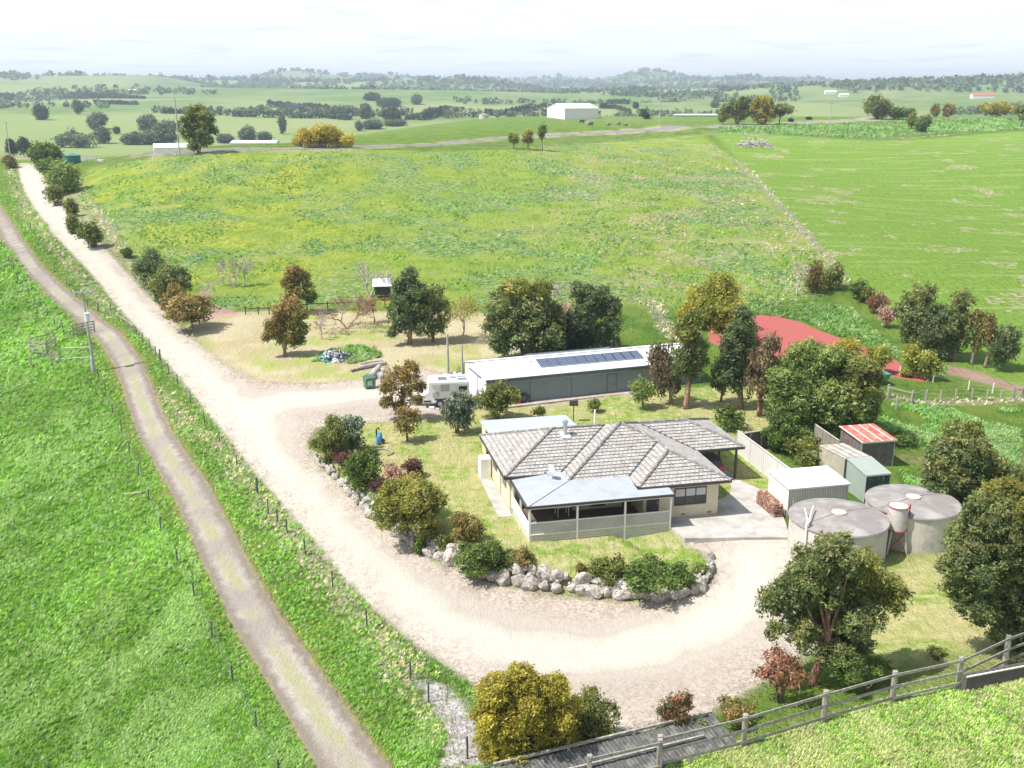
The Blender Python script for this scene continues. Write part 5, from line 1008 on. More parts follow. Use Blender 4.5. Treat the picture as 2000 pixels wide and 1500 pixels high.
for i in range(7): MB().bar((-1.0+i*.0, 0+i*.05, .1+i*.17), (1.1-i*.28, 0+i*.05, .05+i*.17), .05, .05).build('slat', ZINC, gt_)
MB().bar((-1.0, -.03, 0), (-1.0, .33, 1.3), .06).bar((1.15, -.03, 0), (-1.0, .33, 1.32), .06).build('frame', ZINC, gt_)
ct_ = G(1868, 848); mb = MB(); mb.cyl(0, 0, -.1, .42, .78, 32); o = thing('concrete_trough', 'round white water trough alone in the right paddock', 'trough', ct_); MB().tube([(.78*math.cos(a*math.pi/16), .78*math.sin(a*math.pi/16), .45) for a in range(33)], .06, 6, cap=False).build('rim', WHITE, o); MB().cyl(0, 0, -.1, .40, .76, 32).build('basin', CORP, o)

# ------------------------------------------------------------------ poles
CONP = mat('weathered_pole', (.40, .40, .36), .9, .2, 3, c2=(.28, .30, .27), patch=(1, .5, .6))
def pole(label, u, v, vt, Y=None, arm=2.0, rz=0, r=.16, extra=None, name='utility_pole', lean=0):
    b = G(u, v, Y); h = z_above(u, vt, b)-b[2]; o = thing(name, label, 'pole', b, rz, None); rr_ = max(r, depth(b)*.0004)
    MB().tube([(0, 0, -.2), (lean, 0, h)], [rr_, rr_*.7], 10).build('post', CONP, o)
    if arm:
        MB().bar((-arm/2+lean, -.1, h-.25), (arm/2+lean, -.1, h-.25), max(.12, depth(b)*.0005), max(.12, depth(b)*.0005)).build('crossarm', CONP, o)
        for k in (-.45, 0, .45): MB().cyl(lean+k*arm, -.1, h-.2, h+.02, .05, 8).build('insulator', WHITE, o)
    if extra: extra(o, h)
    return o
def tx(o, h):
    MB().cyl(-.02, -.28, h*.68-.45, h*.68+.35, .26, 14).cyl(-.02, -.28, h*.68+.35, h*.68+.45, .3, 14).build('transformer', mat('transformer_grey', (.62, .64, .66), .5, .05), o)
    MB().bar((-.35, -.05, h*.36), (.4, -.05, h*.36), .12, .06).build('bracket', FRAME, o)
    MB().box(-.28, -.1, -.2, .1, -.2, 1.6).build('pole_stake', mat('pale_stake', (.6, .6, .57), .7), o)
pole('timber power pole with crossarm and grey transformer by the left paddock', 185, 727, 566, arm=1.9, rz=.05, r=.17, extra=tx, lean=-.35)
pole('tall plain pole on the ridge left of the big dark gum', 351, 304, 190, Y=236, arm=0, r=.17)
pole('power pole with short crossarm on the ridge right of the white barn', 1288, 244, 180, Y=374, arm=1.8, r=.17)
pole('pale power pole with crossarm on the bank below the ridge road at right', 1620, 254, 200, Y=385, arm=2.6, r=.17)
pole('pale power pole beyond the hilltop bend at far left', 20, 306, 238, Y=325, arm=2.6, r=.17)
pole('plain round pole, taller of the two beside the caravan', 875, 729, 652, arm=0, r=.14, name='plain_pole')
pole('plain round pole standing right against the long shed corner', 903, 742, 673, arm=0, r=.12, name='plain_pole')
pole('short grey pole behind the left half of the long shed', 1051, 706, 655, arm=0, r=.12, name='plain_pole')

# ------------------------------------------------------------------ fences
GREYP = mat('grey_fence_post', (.34, .31, .28), .9, .3, 6); STEELP = mat('dark_steel_post', (.07, .075, .07), .8, .2)
def resample(P, step):
    out = []; 
    for i in range(len(P)-1):
        p, q = P[i], P[i+1]; L = math.hypot(q[0]-p[0], q[1]-p[1]); n = max(1, round(L/step))
        out += [(p[0]+(q[0]-p[0])*k/n, p[1]+(q[1]-p[1])*k/n) for k in range(n)]
    out.append(P[-1][:2]); return [(x, y, float(hz(np.array(x), np.array(y)))) for x, y in out]
def wire_fence(label, px, step=4., h=1.1, r=.04, m=None, wires_=4, every=0, name='wire_fence', wr=.008, exact=False, seed=3, strain=()):
    P = [G(*q) for q in px]; P = P if exact else resample(P, step); rn = random.Random(seed); P = P[:100]; o = thing(name, label, 'fence', P[0]); b0 = Vector(P[0]); d0 = min(depth(p) for p in P)
    me = None
    for i, p in enumerate(P):
        d = depth(p); rr_ = max(r, d*.00028); hh = h*rn.uniform(.93, 1.08); q = Vector(p)-b0; big = i in strain
        mb = MB(); mb.tube([(0, 0, -.2), (rn.uniform(-.05, .05), rn.uniform(-.04, .04), hh*(1.15 if big else 1))], rr_*(1.8 if big else 1), 6); mb.build('post', m or STEELP, o, loc=q)
    if wires_:
        mb = MB(); 
        for k in range(wires_):
            z = h*(.25+.68*k/max(1, wires_-1)); mb.tube([Vector(p)-b0+Vector((0, 0, z)) for p in P], max(wr, d0*.00009), 3, cap=False)
        mb.build('wire', WIRE, o)
    return o
wire_fence('steel post wire fence along the left edge of the grassy farm track', [(4,480),(9,487),(18,512),(27,532),(34,547),(45,561),(56,575),(67,589),(80,603),(93,618),(107,635),(124,651),(193,740),(206,767),(221,809),(238,842),(253,885),(271,931),(292,980),(314,1036),(347,1100),(380,1166),(414,1246),(455,1333),(500,1424),(545,1518)], exact=True, h=1.0, r=.055, wires_=3, wr=.005)
wire_fence('steel post wire fence between the farm track and the gravel drive', [(22,345),(33,370),(36,390),(42,408),(51,428),(60,446),(70,463),(76,480),(87,503),(107,530),(130,558),(150,580),(172,602),(192,610),(217,608),(267,655),(279,668),(292,680),(305,695),(313,706),(330,730),(348,752),(372,786),(400,828),(429,866),(463,911),(503,965),(524,1004),(543,1024),(561,1040),(597,1085),(650,1149),(717,1226),(802,1330),(837,1372),(913,1482)], exact=True, h=1.1, r=.05, wires_=3, wr=.004, strain=(13, 19, 26))
wire_fence('wire fence beside the yard climbing the hillside from the drive bank', [(165,372),(176,388),(188,408),(205,440),(226,462),(242,485),(256,500)], step=9, h=1.1, m=GREYP, wires_=3)
wire_fence('post and wire fence along the ridge above the paddock', [(160,322),(200,319),(245,316),(280,313),(345,306),(425,301),(545,294),(640,291),(760,290),(860,290),(1000,291),(1090,284),(1180,277),(1250,270),(1320,262)], step=8.5, h=1.2, m=GREYP, wires_=3)
wire_fence('post and wire fence under the bank of the ridge road at right', [(1330,260),(1400,262),(1500,265),(1570,268),(1650,271),(1700,273),(1780,266),(1840,262),(1960,252)], step=11, h=1.2, m=GREYP, wires_=3)
wire_fence('diagonal paddock fence running down the hill to the leafless tree', [(1381,285),(1430,315),(1457,345),(1500,380),(1545,425),(1575,465),(1600,490),(1625,520),(1648,545),(1660,560)], step=9, h=1.15, m=GREYP, wires_=3, r=.05)
wire_fence('post and wire fence below the hillside, behind the big shed gums', [(1190,592),(1227,590),(1262,590),(1300,588),(1330,584),(1365,580)], step=6, h=1.15, m=GREYP, wires_=3)
wire_fence('short fence dropping from the hillside towards the long shed', [(1262,590),(1275,612),(1288,628),(1298,642),(1312,655)], step=3.2, h=1.2, m=GREYP, wires_=3, r=.07)
wire_fence('grey post fence at the near end of the small right paddock', [(1734,778),(1780,789),(1808,781),(1836,783),(1866,782),(1898,779),(1927,782),(1954,782),(1978,781),(1996,780)], exact=True, h=1.15, m=GREYP, wires_=3, r=.09)
wire_fence('white post fence along the lower edge of the red arena', [(1757,734),(1822,746),(1891,762),(1938,768)], exact=True, h=1.1, m=mat('white_post', (.66, .64, .58), .8), wires_=3, r=.07)
wire_fence('pair of stray pale posts left of the small right paddock', [(1714,812),(1750,800)], exact=True, h=1.2, m=GREYP, wires_=0, r=.08)
def rail_fence(name, label, px, h, rails, step=None, r=.07, m=WOODG, railw=.04, railh=.13, exact=True, side=-1, cat='fence'):
    P = [G(*q) for q in px] if exact else resample([G(*q) for q in px], step); o = thing(name, label, cat, P[0]); b0 = Vector(P[0])
    for p in P: MB().box(-r, r, -r, r, -.3, h+.06).build('post', m, o, loc=Vector(p)-b0)
    for k in range(rails):
        z = h*(.22+.74*k/max(1, rails-1)) if rails > 1 else h*.85
        for i in range(len(P)-1):
            p, q = Vector(P[i])-b0, Vector(P[i+1])-b0; off = Vector((0, -r-.02, z)); MB().bar(p+off, q+off, railw, railh).build('rail', m, o)
    return o
rail_fence('stepped_rail_fence', 'grey three-rail timber fence crossing the lower right corner', [(1287,1502),(1452,1460),(1608,1412),(1742,1373),(1870,1345),(1962,1300),(2040,1270)], 1.55, 3, r=.1)
p_ = [G(1288, 1506), G(1452, 1460)]
rail_fence('ramp_rail', 'short lower rails beyond the timber ramp post', [(1150,1540),(1287,1508)], 1.5, 2, r=.09)
# timber loading ramp (deck of boards with a top rail)
def ramp():
    A_ = G(1075, 1512); B2 = G(1388, 1432); r = thing('timber_ramp', 'ramp of dark weathered boards with a rail at the bottom edge', 'ramp', A_); d = Vector(B2)-Vector(A_); L = d.xy.length; u = Vector((d.x, d.y, 0)).normalized(); n = Vector((-u.y, u.x, 0)); rr_ = random.Random(2); k = 0; x = -2.5
    while x < L+.1:
        t = max(0, min(1, x/L)); z = d.z*t; p = u*x+n*rr_.uniform(-.05, .05)+Vector((0, 0, z+.95+rr_.uniform(-.015, .015))); q = u*(x+.55)+n*-1.9+Vector((0, 0, z+.25+rr_.uniform(-.02, .02)))
        MB().bar(p, q, .155, .035, up=(0, 0, 1)).build('board', mat('dark_weathered_board', (.115, .115, .11), .9, .35, 4, c2=(.22, .22, .20), patch=(2, .5, .7)), r); x += .185; k += 1
    MB().bar(Vector((0, 0, 1.08))-u*2.5, u*L+Vector((0, 0, d.z+1.08)), .1, .1).build('rail', WOODG, r); MB().bar(-n*.95-u*2.5+Vector((0, 0, .72)), u*(L-.9)-n*.95+Vector((0, 0, d.z+.72)), .09, .08).build('rail', WOODG, r)
    for x in (.8, L*.5, L-1): MB().bar(u*x+Vector((0, 0, -.3)), u*x+Vector((0, 0, d.z*x/L+1.1)), .12).build('post', WOODG, r)
ramp()
p = G(1885, 1352); q = G(2060, 1318); dd = Vector(q)-Vector(p); o = thing('concrete_sleeper_wall', 'low dark block wall with holed top at the right bottom corner', 'wall', p)
mb = MB(); u_ = Vector((dd.x, dd.y, 0)).normalized(); n_ = Vector((-u_.y, u_.x, 0)); 
mb.slab([tuple(Vector((0,0,.78))), tuple(dd+Vector((0,0,.78))), tuple(dd+n_*.28+Vector((0,0,.78))), tuple(n_*.28+Vector((0,0,.78)))], 1.3); mb.build('block_wall', mat('dark_block', (.10, .085, .085), .95, .2, 3, bump=.3), o)
hl = MB(); L_ = dd.xy.length; x = .15
while x < L_-.1: c_ = u_*x+n_*.14+Vector((0, 0, dd.z*x/L_+.785)); hl.box(c_.x-.07, c_.x+.07, c_.y-.05, c_.y+.05, c_.z-.004, c_.z+.002); x += .32
hl.build('cell_holes', FRAME, o); MB().slab([tuple(Vector((0,-.02,.80))), tuple(dd+Vector((0,-.02,.80))), tuple(dd+n_*.05+Vector((0,-.02,.80))), tuple(n_*.05+Vector((0,-.02,.80)))], .06).build('edge_strip', WHITE, o)
# orchard rail and yard rails
rail_fence('orchard_fence', 'low dark rail fence at the back of the dry orchard grass', [(480,614),(505,614),(526,614),(560,612),(600,606),(640,604),(700,602),(752,596),(800,594)], .95, 1, r=.06, m=WOODD)
rail_fence('timber_rail', 'timber end assembly of the near paddock fence at the right edge', [(1978,781),(1996,780)], 1.25, 1, r=.1)
rail_fence('timber_rail', 'single rail end assembly of the near paddock fence on its left', [(1734,776),(1781,788)], 1.25, 1, r=.1)
rail_fence('farm_gate', 'grey four-rail gate behind the transformer pole', [(143,657),(163,652),(185,648)], 1.35, 4, r=.06)
rail_fence('cattle_yard_panel', 'weathered rail panel at the left of the small stockyard', [(60,690),(92,694)], 1.5, 4, r=.06)
rail_fence('cattle_yard_panel', 'weathered rail panel at the back of the small stockyard', [(94,690),(109,678)], 1.5, 4, r=.06)
rail_fence('cattle_yard_panel', 'top rails closing the rear of the small stockyard', [(62,682),(108,670)], 1.3, 2, r=.05)
rail_fence('stock_gate', 'little rail gate at the front of the small stockyard', [(101,709),(118,708)], 1.35, 4, r=.07)
rail_fence('leaning_rail', 'long sloping rail with one dark post in front of the stockyard', [(61,717),(99,708)], 1.1, 1, r=.07)
for lab, a_, b_, z_ in [('upper grey pipe from the stockyard towards the pole', (120,688), (178,686), .5), ('lower grey pipe from the stockyard towards the pole', (120,706), (180,702), .3)]:
    A_, B_v = G(*a_), G(*b_); o = MB().tube([(0, 0, z_), tuple(Vector(B_v)-Vector(A_)+Vector((0, 0, z_)))], .05, 6).build('steel_pipe', mat('grey_pipe', (.42, .50, .46), .6), None, A_); tag(o, lab, 'pipe')
rail_fence('track_corner_brace', 'dark timber brace post beside the gravel drive', [(232,628),(250,640),(262,651)], 1.0, 1, r=.08)
rail_fence('ridge_gateway', 'rail gateway in the ridge fence near the white barn', [(1203,276),(1217,273)], 1.5, 1, r=.08, m=GREYP); rail_fence('ridge_gateway', 'second rail gateway in the ridge fence, nearer the pole', [(1236,271),(1253,267)], 1.5, 1, r=.08, m=GREYP)
rail_fence('ridge_gateway', 'rail gateway in the ridge fence beside the green tank', [(170,320),(189,318)], 1.3, 1, r=.07, m=GREYP)
rail_fence('paddock_rail', 'short timber rail at the very left edge beside the track', [(-10,528),(25,521)], 1.0, 2, r=.06)
for lab, u, v, w_ in [('pale fallen branch lying in the left paddock by the fence', 262, 967, 1.6)]:
    c = G(u, v); o = MB().tube([(-w_/2*.9, -.05, .12), (0, 0, .18), (w_/2, .25, .22)], [.04, .05, .03], 6).build('fallen_branch', mat('pale_wood', (.6, .52, .42), .9), None, c); tag(o, lab, 'branch')

# ------------------------------------------------------------------ things in the yard
def px(u, v): return G(u, v)
VAN = mat('caravan_white', (.80, .80, .80), .35, .03, 1); CHQ = mat('grey_panel', (.45, .46, .47), .5, .1, 2)
def caravan():
    A_ = G(838, 797); a = .12; r = thing('caravan', 'white off-road caravan parked by the open end of the long shed', 'caravan', A_, a); L, Wd, h = 3.7, 2.2, 2.5
    # side profile in x-z, front (tow) end at x=0 to the left
    prof = [(-.55,.45),(-.55,1.15),(.0,1.5),(.0,2.35),(.25,h),(L-.2,h),(L,2.4),(L,.85),(L-.6,.5)]; n = len(prof)
    MB().add([(x, 0, z) for x, z in prof]+[(x, Wd, z) for x, z in prof], [tuple(range(n)), tuple(range(2*n-1, n-1, -1))]+[(i+n, (i+1) % n+n, (i+1) % n, i) for i in range(n)]).build('body', VAN, r)
    MB().box(2.75, 3.5, -.03, 0, 1.6, 1.98).build('window', GLASS, r); MB().box(.35, .95, -.028, 0, 1.0, 1.5).box(1.1, 1.9, -.02, 0, 1.55, 2.2).build('panel', CHQ, r); d = MB().box(2.0, 2.6, -.025, 0, .6, 2.3).build('door', VAN, r); MB().box(2.15, 2.2, -.06, -.025, 1.3, 1.42).build('handle', FRAME, d)
    MB().bar((.1, -.12, 2.38), (3.6, -.12, 2.38), .16, .14).build('awning', VAN, r); MB().box(1.5, L-.3, -.02, .0, .5, .62).box(-.45, .2, -.02, 0, .55, .72).build('stripe', FRAME, r)
    for y in (-.02, Wd-.2): w_ = MB().tube([(1.02, y, .38), (1.02, y+.22, .38)], .38, 20).build('wheel', RUB, r); MB().tube([(1.02, y-.02 if y < 1 else y+.2, .38), (1.02, y+.02 if y < 1 else y+.24, .38)], .2, 12).build('rim', ZINC, w_)
    MB().box(.55, 1.5, -.05, .0, .72, .86).build('wheel_arch', FRAME, r)
    for x0, y0, x1, y1 in ((.9, .4, 1.7, 1.4), (2.7, .3, 3.5, .9)): MB().box(x0, x1, y0, y1, h+.0, h+.04).build('solar_panel', PVC_.m, r)
    MB().box(2.0, 2.5, .8, 1.4, h, h+.2).box(2.7, 3.4, 1.2, 1.8, h, h+.12).build('roof_vent', mat('vent_grey', (.42, .43, .46), .5), r); MB().bar((-.5, Wd/2-.5, .5), (-2.0, Wd/2, .5), .09).bar((-.5, Wd/2+.5, .5), (-2.0, Wd/2, .5), .09).box(-1.5, -.6, Wd/2-.35, Wd/2+.35, .45, .8).build('drawbar', FRAME, r)
    MB().box(.0, .45, -.55, -.2, -.02, .22).build('step', VAN, r)
caravan()
def skip_bin():
    r = thing('skip_bin', 'green lidded steel bin on the gravel yard', 'bin', G(722, 758), .5); r.scale = (.62, .62, .8); GR_ = mat('bin_green', (.05, .13, .07), .5, .15, 2, c2=(.09, .20, .12), patch=(2, .5, .6))
    MB().add([(-.75,-.55,.1),(.75,-.55,.1),(.75,.55,.1),(-.75,.55,.1),(-.85,-.65,1.3),(.85,-.65,1.3),(.85,.65,1.45),(-.85,.65,1.45)], [(3,2,1,0),(0,1,5,4),(1,2,6,5),(2,3,7,6),(3,0,4,7)]).build('body', GR_, r)
    MB().slab([(-.9,-.7,1.36),(.9,-.7,1.36),(.9,.7,1.5),(-.9,.7,1.5)], .06).build('lid', GR_, r); MB().box(-.55, .2, -.64, -.62, .45, 1.0).build('sticker', mat('pale_green_label', (.35, .5, .38), .6), r)
    for x in (-.6, .6):
        for y in (-.4, .4): MB().tube([(x-.04, y, .08), (x+.04, y, .08)], .09, 10).build('castor', RUB, r)
skip_bin()
LOGM = mat('old_log', (.20, .17, .15), .9, .4, 3, c2=(.45, .42, .40), patch=(2, .5, .62))
def log(label, u0, v0, u1, v1, r_, m=LOGM, name='log'):
    A_, B2 = Vector(G(u0, v0)), Vector(G(u1, v1)); d = B2-A_; o = MB().tube([(0, 0, r_*.9), tuple(d*.5+Vector((0, .05, r_*.95))), tuple(d+Vector((0, 0, r_*.8)))], [r_, r_*.95, r_*.8], 10).build(name, m, None, A_); tag(o, label, 'log')
log('thin grey log lying at the left end of the log pile', 686, 727, 712, 721, .16); log('longest pale log on the dry grass near the bin', 702, 722, 754, 712, .24, mat('pale_log', (.42, .39, .37), .9, .3, 2)); log('dark log behind the longest pale one', 706, 716, 748, 709, .2)
log('pale hollow log standing out behind the green bin', 724, 742, 741, 722, .36, mat('pale_log', (.42, .39, .37), .9, .3, 2)); log('dark mossy log left of the pale hollow one', 716, 742, 726, 731, .3)
for lab, u, v, s in [('small pale rock at the yard edge beside the coppery gum', 744, 738, .5), ('pale block near the logs behind the coppery gum', 748, 727, .4)]:
    o = bpy.data.objects.new('rock', rocks[2]); COL.objects.link(o); c = G(u, v); o.location = (c[0], c[1], c[2]+s*.3); o.scale = (s, s, s); tag(o, lab, 'rock')
def pile(name, label, cat, u, v, w_, h_, cols, n=120, seed=1, stick=0.):
    """heap of odd pieces"""
    r = random.Random(seed); c = G(u, v); mbs = {k: MB() for k in range(len(cols))}
    for i in range(n):
        a = r.uniform(0, 6.28); q = math.sqrt(r.random()); x, y = math.cos(a)*q*w_/2, math.sin(a)*q*w_*.32; z = h_*(1-q*q)*r.uniform(.2, 1)
        k = r.randrange(len(cols)) if not stick else 0; zg = float(hz(np.array(c[0]+x), np.array(c[1]+y)))-c[2]
        if r.random() < stick: d = Vector((r.gauss(0, 1), r.gauss(0, 1), r.gauss(0, .35))).normalized()*r.uniform(.5, 1.3); mbs[k].tube([Vector((x, y, z+zg))-d, Vector((x, y, z+zg))+d], [r.uniform(.06, .16)]*2, 5)
        else:
            k = min(range(len(cols)), key=lambda j: abs(j/len(cols)-(x/w_+.5)+r.gauss(0, .22))); s = r.uniform(.15, .38); p = Vector((x, y, z+zg)); e = [Vector((r.gauss(0, 1), r.gauss(0, 1), r.gauss(0, 1))).normalized()*s for _ in range(3)]
            mbs[k].add([p-e[0], p+e[1], p+e[0], p-e[1], p+e[2]], [(0, 1, 4), (1, 2, 4), (2, 3, 4), (3, 0, 4), (3, 2, 1, 0)])
    o = thing(name, label, cat, c)
    for k, mb in mbs.items():
        if mb.v: mb.build(cols[k][0], mat(cols[k][0]+'_pile', cols[k][1], .8, .35, 2), o)['kind'] = 'stuff'
    return o
pile('rubbish_heap', 'heap of household rubbish and branches in a weedy ring on the dry grass', 'rubbish heap', 657, 703, 3.9, 1.0, [('blue_bag', (.45,.50,.62)), ('green_sheet', (.05,.35,.25)), ('white_rubbish', (.68,.66,.68)), ('dark_rubbish', (.10,.09,.12)), ('pale_rubbish', (.55,.5,.52)), ('branches', (.26,.17,.13))], 330, 4)
pile('log_heap', 'large heap of bleached logs and stumps in the far paddock', 'log heap', 1472, 286, 12.5, 2.8, [('bleached_logs', (.45,.41,.38))], 130, 5, stick=1.)
pile('tarpaulin_heap', 'crumpled red and white sheeting beside the shed corner', 'tarpaulin', 886, 742, 3.0, .7, [('red_sheeting', (.62,.06,.08)), ('white_sheeting', (.75,.7,.7))], 90, 6)
o = thing('oil_drum', 'red steel drum against the long shed', 'drum', G(1012, 790)); MB().cyl(0, 0, 0, .92, .3, 20).build('drum_body', mat('red_drum', (.45, .05, .03), .5, .25, 3), o)
for z in (.02, .31, .61, .9): MB().tube([(.305*math.cos(q*math.pi/8), .305*math.sin(q*math.pi/8), z) for q in range(17)], .015, 4, cap=False).build('hoop', mat('red_drum', (.45, .05, .03)), o)
c = G(1025, 789); o = MB().tube([(.42*math.cos(q*math.pi/12), 0, .45+.42*math.sin(q*math.pi/12)) for q in range(25)], .12, 8, cap=False).build('tyre', RUB, None, (c[0], c[1]+.1, c[2]+.05)); tag(o, 'black tyre standing beside the red drum', 'tyre')
o = thing('nest_box', 'dark box raised on a thin post behind the lean-to roof', 'post box', G(1120, 824)); MB().box(-.04, .04, -.04, .04, -.2, 1.5).build('post', FRAME, o); MB().box(-.38, .38, -.15, .15, 1.5, 1.98).build('box', mat('dark_box', (.06, .055, .05), .7), o)
o = thing('garden_cart', 'blue and dark upright garden gadget on the lawn by the edging ring', 'garden cart', G(742, 867)); MB().tube([(-.25, 0, 0), (-.25, 0, 1.25), (-.12, 0, 1.45), (.02, 0, 1.25)], .07, 8).build('upright', FRAME, o)
MB().tube([(-.1, 0, .1), (0, 0, .7), (.05, 0, 1.0)], [.26, .24, .12], 10).build('blue_cover', mat('blue_cover', (.08, .30, .62), .5, .1), o); MB().tube([(.1, 0, .05), (.3, .05, .3), (.05, 0, .6)], [.3, .14, .08], 8).build('dark_base', mat('dark_plastic', (.05, .07, .08), .5), o)
c = Vector(G(743, 885)); mb = MB()
for q in range(13):
    a = q/12*math.pi*1.25-.9; mb.tube([(1.0*math.cos(a), .8*math.sin(a), .05), (1.0*math.cos(a+.3), .8*math.sin(a+.3), .05)], .09, 6)
o = mb.build('garden_edging', mat('edging_brick', (.30, .27, .22), .9, .3), None, c); tag(o, 'curved brick edging around a small lawn bed', 'edging')
o = thing('chicken_coop', 'small raised coop with white roof on the hillside behind the orchard', 'coop', G(748, 583), .1); cw = 2.1
MB().box(0-cw/2, cw/2, 0, 1.6, .5, 1.7).build('cage', mat('dark_mesh', (.05, .05, .06), .8, .3, 5, stripe=(2, .2, .6)), o); MB().slab([(-cw/2-.3,-.5,1.75),(cw/2+.3,-.5,1.75),(cw/2+.3,1.9,2.4),(-cw/2-.3,1.9,2.4)], .06).build('roof', SHR, o)
for x in (-cw/2, cw/2-.1):
    for y in (0, 1.5): MB().box(x, x+.1, y, y+.1, -.1, .5).build('leg', WOODG, o)
o = thing('seat_frame', 'red seat frame below the coop', 'frame', G(753, 587)); MB().box(-.5, .5, -.1, .3, .05, .3).build('red_frame', mat('red_frame', (.5, .08, .08), .6), o)
o = thing('boat', 'teal boat hull half hidden behind the big bushy tree', 'boat', G(1706, 752), .2); MB().add([(-1.5,0,.3),(1.5,0,.3),(1.5,1.2,.3),(-1.5,1.2,.3),(-1.8,-.2,1.1),(1.8,-.2,1.1),(1.8,1.4,1.1),(-1.8,1.4,1.1)], [(3,2,1,0),(4,5,6,7),(0,1,5,4),(1,2,6,5),(2,3,7,6),(3,0,4,7)]).build('hull', mat('teal', (.05, .28, .25), .5), o)
# green tank on the hilltop, gate, markers
b = G(142, 320, 262); o = thing('poly_tank', 'dark green round tank at the top of the drive', 'water tank', b); gm_ = mat('tank_green', (.015, .12, .10), .45, .1, 2); MB().cyl(0, 0, -.2, 2.2, 2.0, 28).build('tank_body', gm_, o); MB().tube([(0, 0, 2.2), (0, 0, 2.75)], [2.05, .3], 28).build('lid', mat('tank_lid', (.06, .22, .20), .45), o)
c = G(197, 326, 255); o = MB().box(-.9, .9, -.4, .4, 0, .5).build('feed_trough', WHITE, None, c); tag(o, 'little white trough in the hillside paddock below the ridge fence', 'trough')
c = G(302, 314); o = MB().tube([(-.5, 0, 0), (.3, 0, 1.9)], .12, 6).build('leaning_post', mat('white_post', (.66, .64, .58), .8), None, c); tag(o, 'white leaning post at the ridge fence', 'post')
def barn(name, label, u, v, Y, L, D_, h, rh, a, wm, rm, gable_left=True, em=None):
    p = G(u, v, Y); r = thing(name, label, 'shed', p, a); b = -1.5
    MB().add([(0,0,b),(L,0,b),(L,0,h),(0,0,h)], [(0,1,2,3)]).add([(L,D_,b),(0,D_,b),(0,D_,h),(L,D_,h)], [(0,1,2,3)]).build('side_wall', wm, r)
    MB().add([(0,D_,b),(0,0,b),(0,0,h),(0,D_/2,rh),(0,D_,h)], [(0,1,2,3,4)]).build('end_wall', em or wm, r); MB().add([(L,0,b),(L,D_,b),(L,D_,h),(L,D_/2,rh),(L,0,h)], [(0,1,2,3,4)]).build('end_wall', em or wm, r)
    MB().slab([(-.2,-.3,h),(L+.2,-.3,h),(L+.2,D_/2,rh+.05),(-.2,D_/2,rh+.05)], .1).slab([(-.2,D_/2,rh+.05),(L+.2,D_/2,rh+.05),(L+.2,D_+.3,h),(-.2,D_+.3,h)], .1).build('roof', rm, r); return r
WW = mat('barn_white', (.74, .70, .69), .6, .04, .3); WR = mat('barn_roof', (.80, .79, .78), .5, .03, .3)
barn('white_barn', 'big white barn with grey-pink shaded side on the ridge', 1103, 232, 500, 17.7, 20, 5.1, 7.2, .40, WW, WR)
barn('valley_shed', 'long low pale shed in the valley behind the ridge pole', 302, 303, 560, 20, 14, 3.4, 5.2, .35, WW, WR)
barn('valley_shed', 'very low white roof just behind the ridge fence left of the willow', 452, 299, 330, 14, 6, 1.6, 2.2, .02, WW, WR)
barn('valley_shed', 'dark fronted hay shed beside the golden ridge willow', 535, 276, 640, 13, 8, 3.2, 3.8, 0, mat('barn_dark', (.09, .13, .12), .8), WR)
barn('yard_shed', 'low green-grey stock shed beyond the ridge, left of the roadside gums', 1318, 232, 560, 24, 6, 2.0, 2.6, 0, mat('shed_greenish', (.22, .32, .28), .8), mat('shed_roof_pale', (.45, .55, .5), .7))
b = G(945, 226, 560); o = thing('concrete_tank', 'pale round tank on the ridge skyline left of the barn', 'water tank', b); MB().cyl(0, 0, -1, 3.4, 2.5, 24).build('tank_body', TANKC, o); MB().tube([(0, 0, 3.4), (0, 0, 3.9)], [2.6, .2], 24).build('lid', CONC, o)
# a cow on the ridge
def cow():
    c = G(1137, 247, 445); o = thing('cow', 'black cow standing on the green ridge below the white barn', 'cow', c, .15); import bmesh
    me = bpy.data.meshes.new('cow_body'); bm = bmesh.new(); sk = [((-1.0,0,1.15),.34,None),((-.3,0,1.12),.42,0),((.45,0,1.15),.40,1),((.85,0,1.35),.25,2),((1.2,0,1.45),.17,3),((1.5,0,1.25),.10,4),
        ((-.95,.22,.75),.16,0),((-1.0,.22,.4),.08,6),((-.97,.22,.03),.07,7),((-.95,-.22,.75),.16,0),((-1.05,-.22,.4),.08,9),((-1.0,-.22,.03),.07,10),((.5,.2,.7),.13,2),((.5,.2,.35),.07,12),((.5,.2,.03),.06,13),((.5,-.2,.7),.13,2),((.55,-.2,.35),.07,15),((.52,-.2,.03),.06,16),((-1.25,0,1.2),.06,0),((-1.35,0,.7),.04,18)]
    vs = [bm.verts.new(q[0]) for q in sk]
    for i, q in enumerate(sk):
        if q[2] is not None: bm.edges.new((vs[q[2]], vs[i]))
    bm.to_mesh(me); bm.free(); b = link('body', me, o, mat('black_hide', (.015, .014, .014), .7)); md = b.modifiers.new('skin', 'SKIN'); sl = me.skin_vertices[0].data if me.skin_vertices else None
    if sl is None:
        bm = bmesh.new(); bm.from_mesh(me); bm.verts.layers.skin.verify(); bm.to_mesh(me); bm.free(); sl = me.skin_vertices[0].data
    for i, q in enumerate(sk): sl[i].radius = (q[1], q[1]); sl[i].use_root = i == 1
    sb = b.modifiers.new('sub', 'SUBSURF'); sb.levels = 1; sb.render_levels = 1
cow()
tf = np.random.default_rng(77)
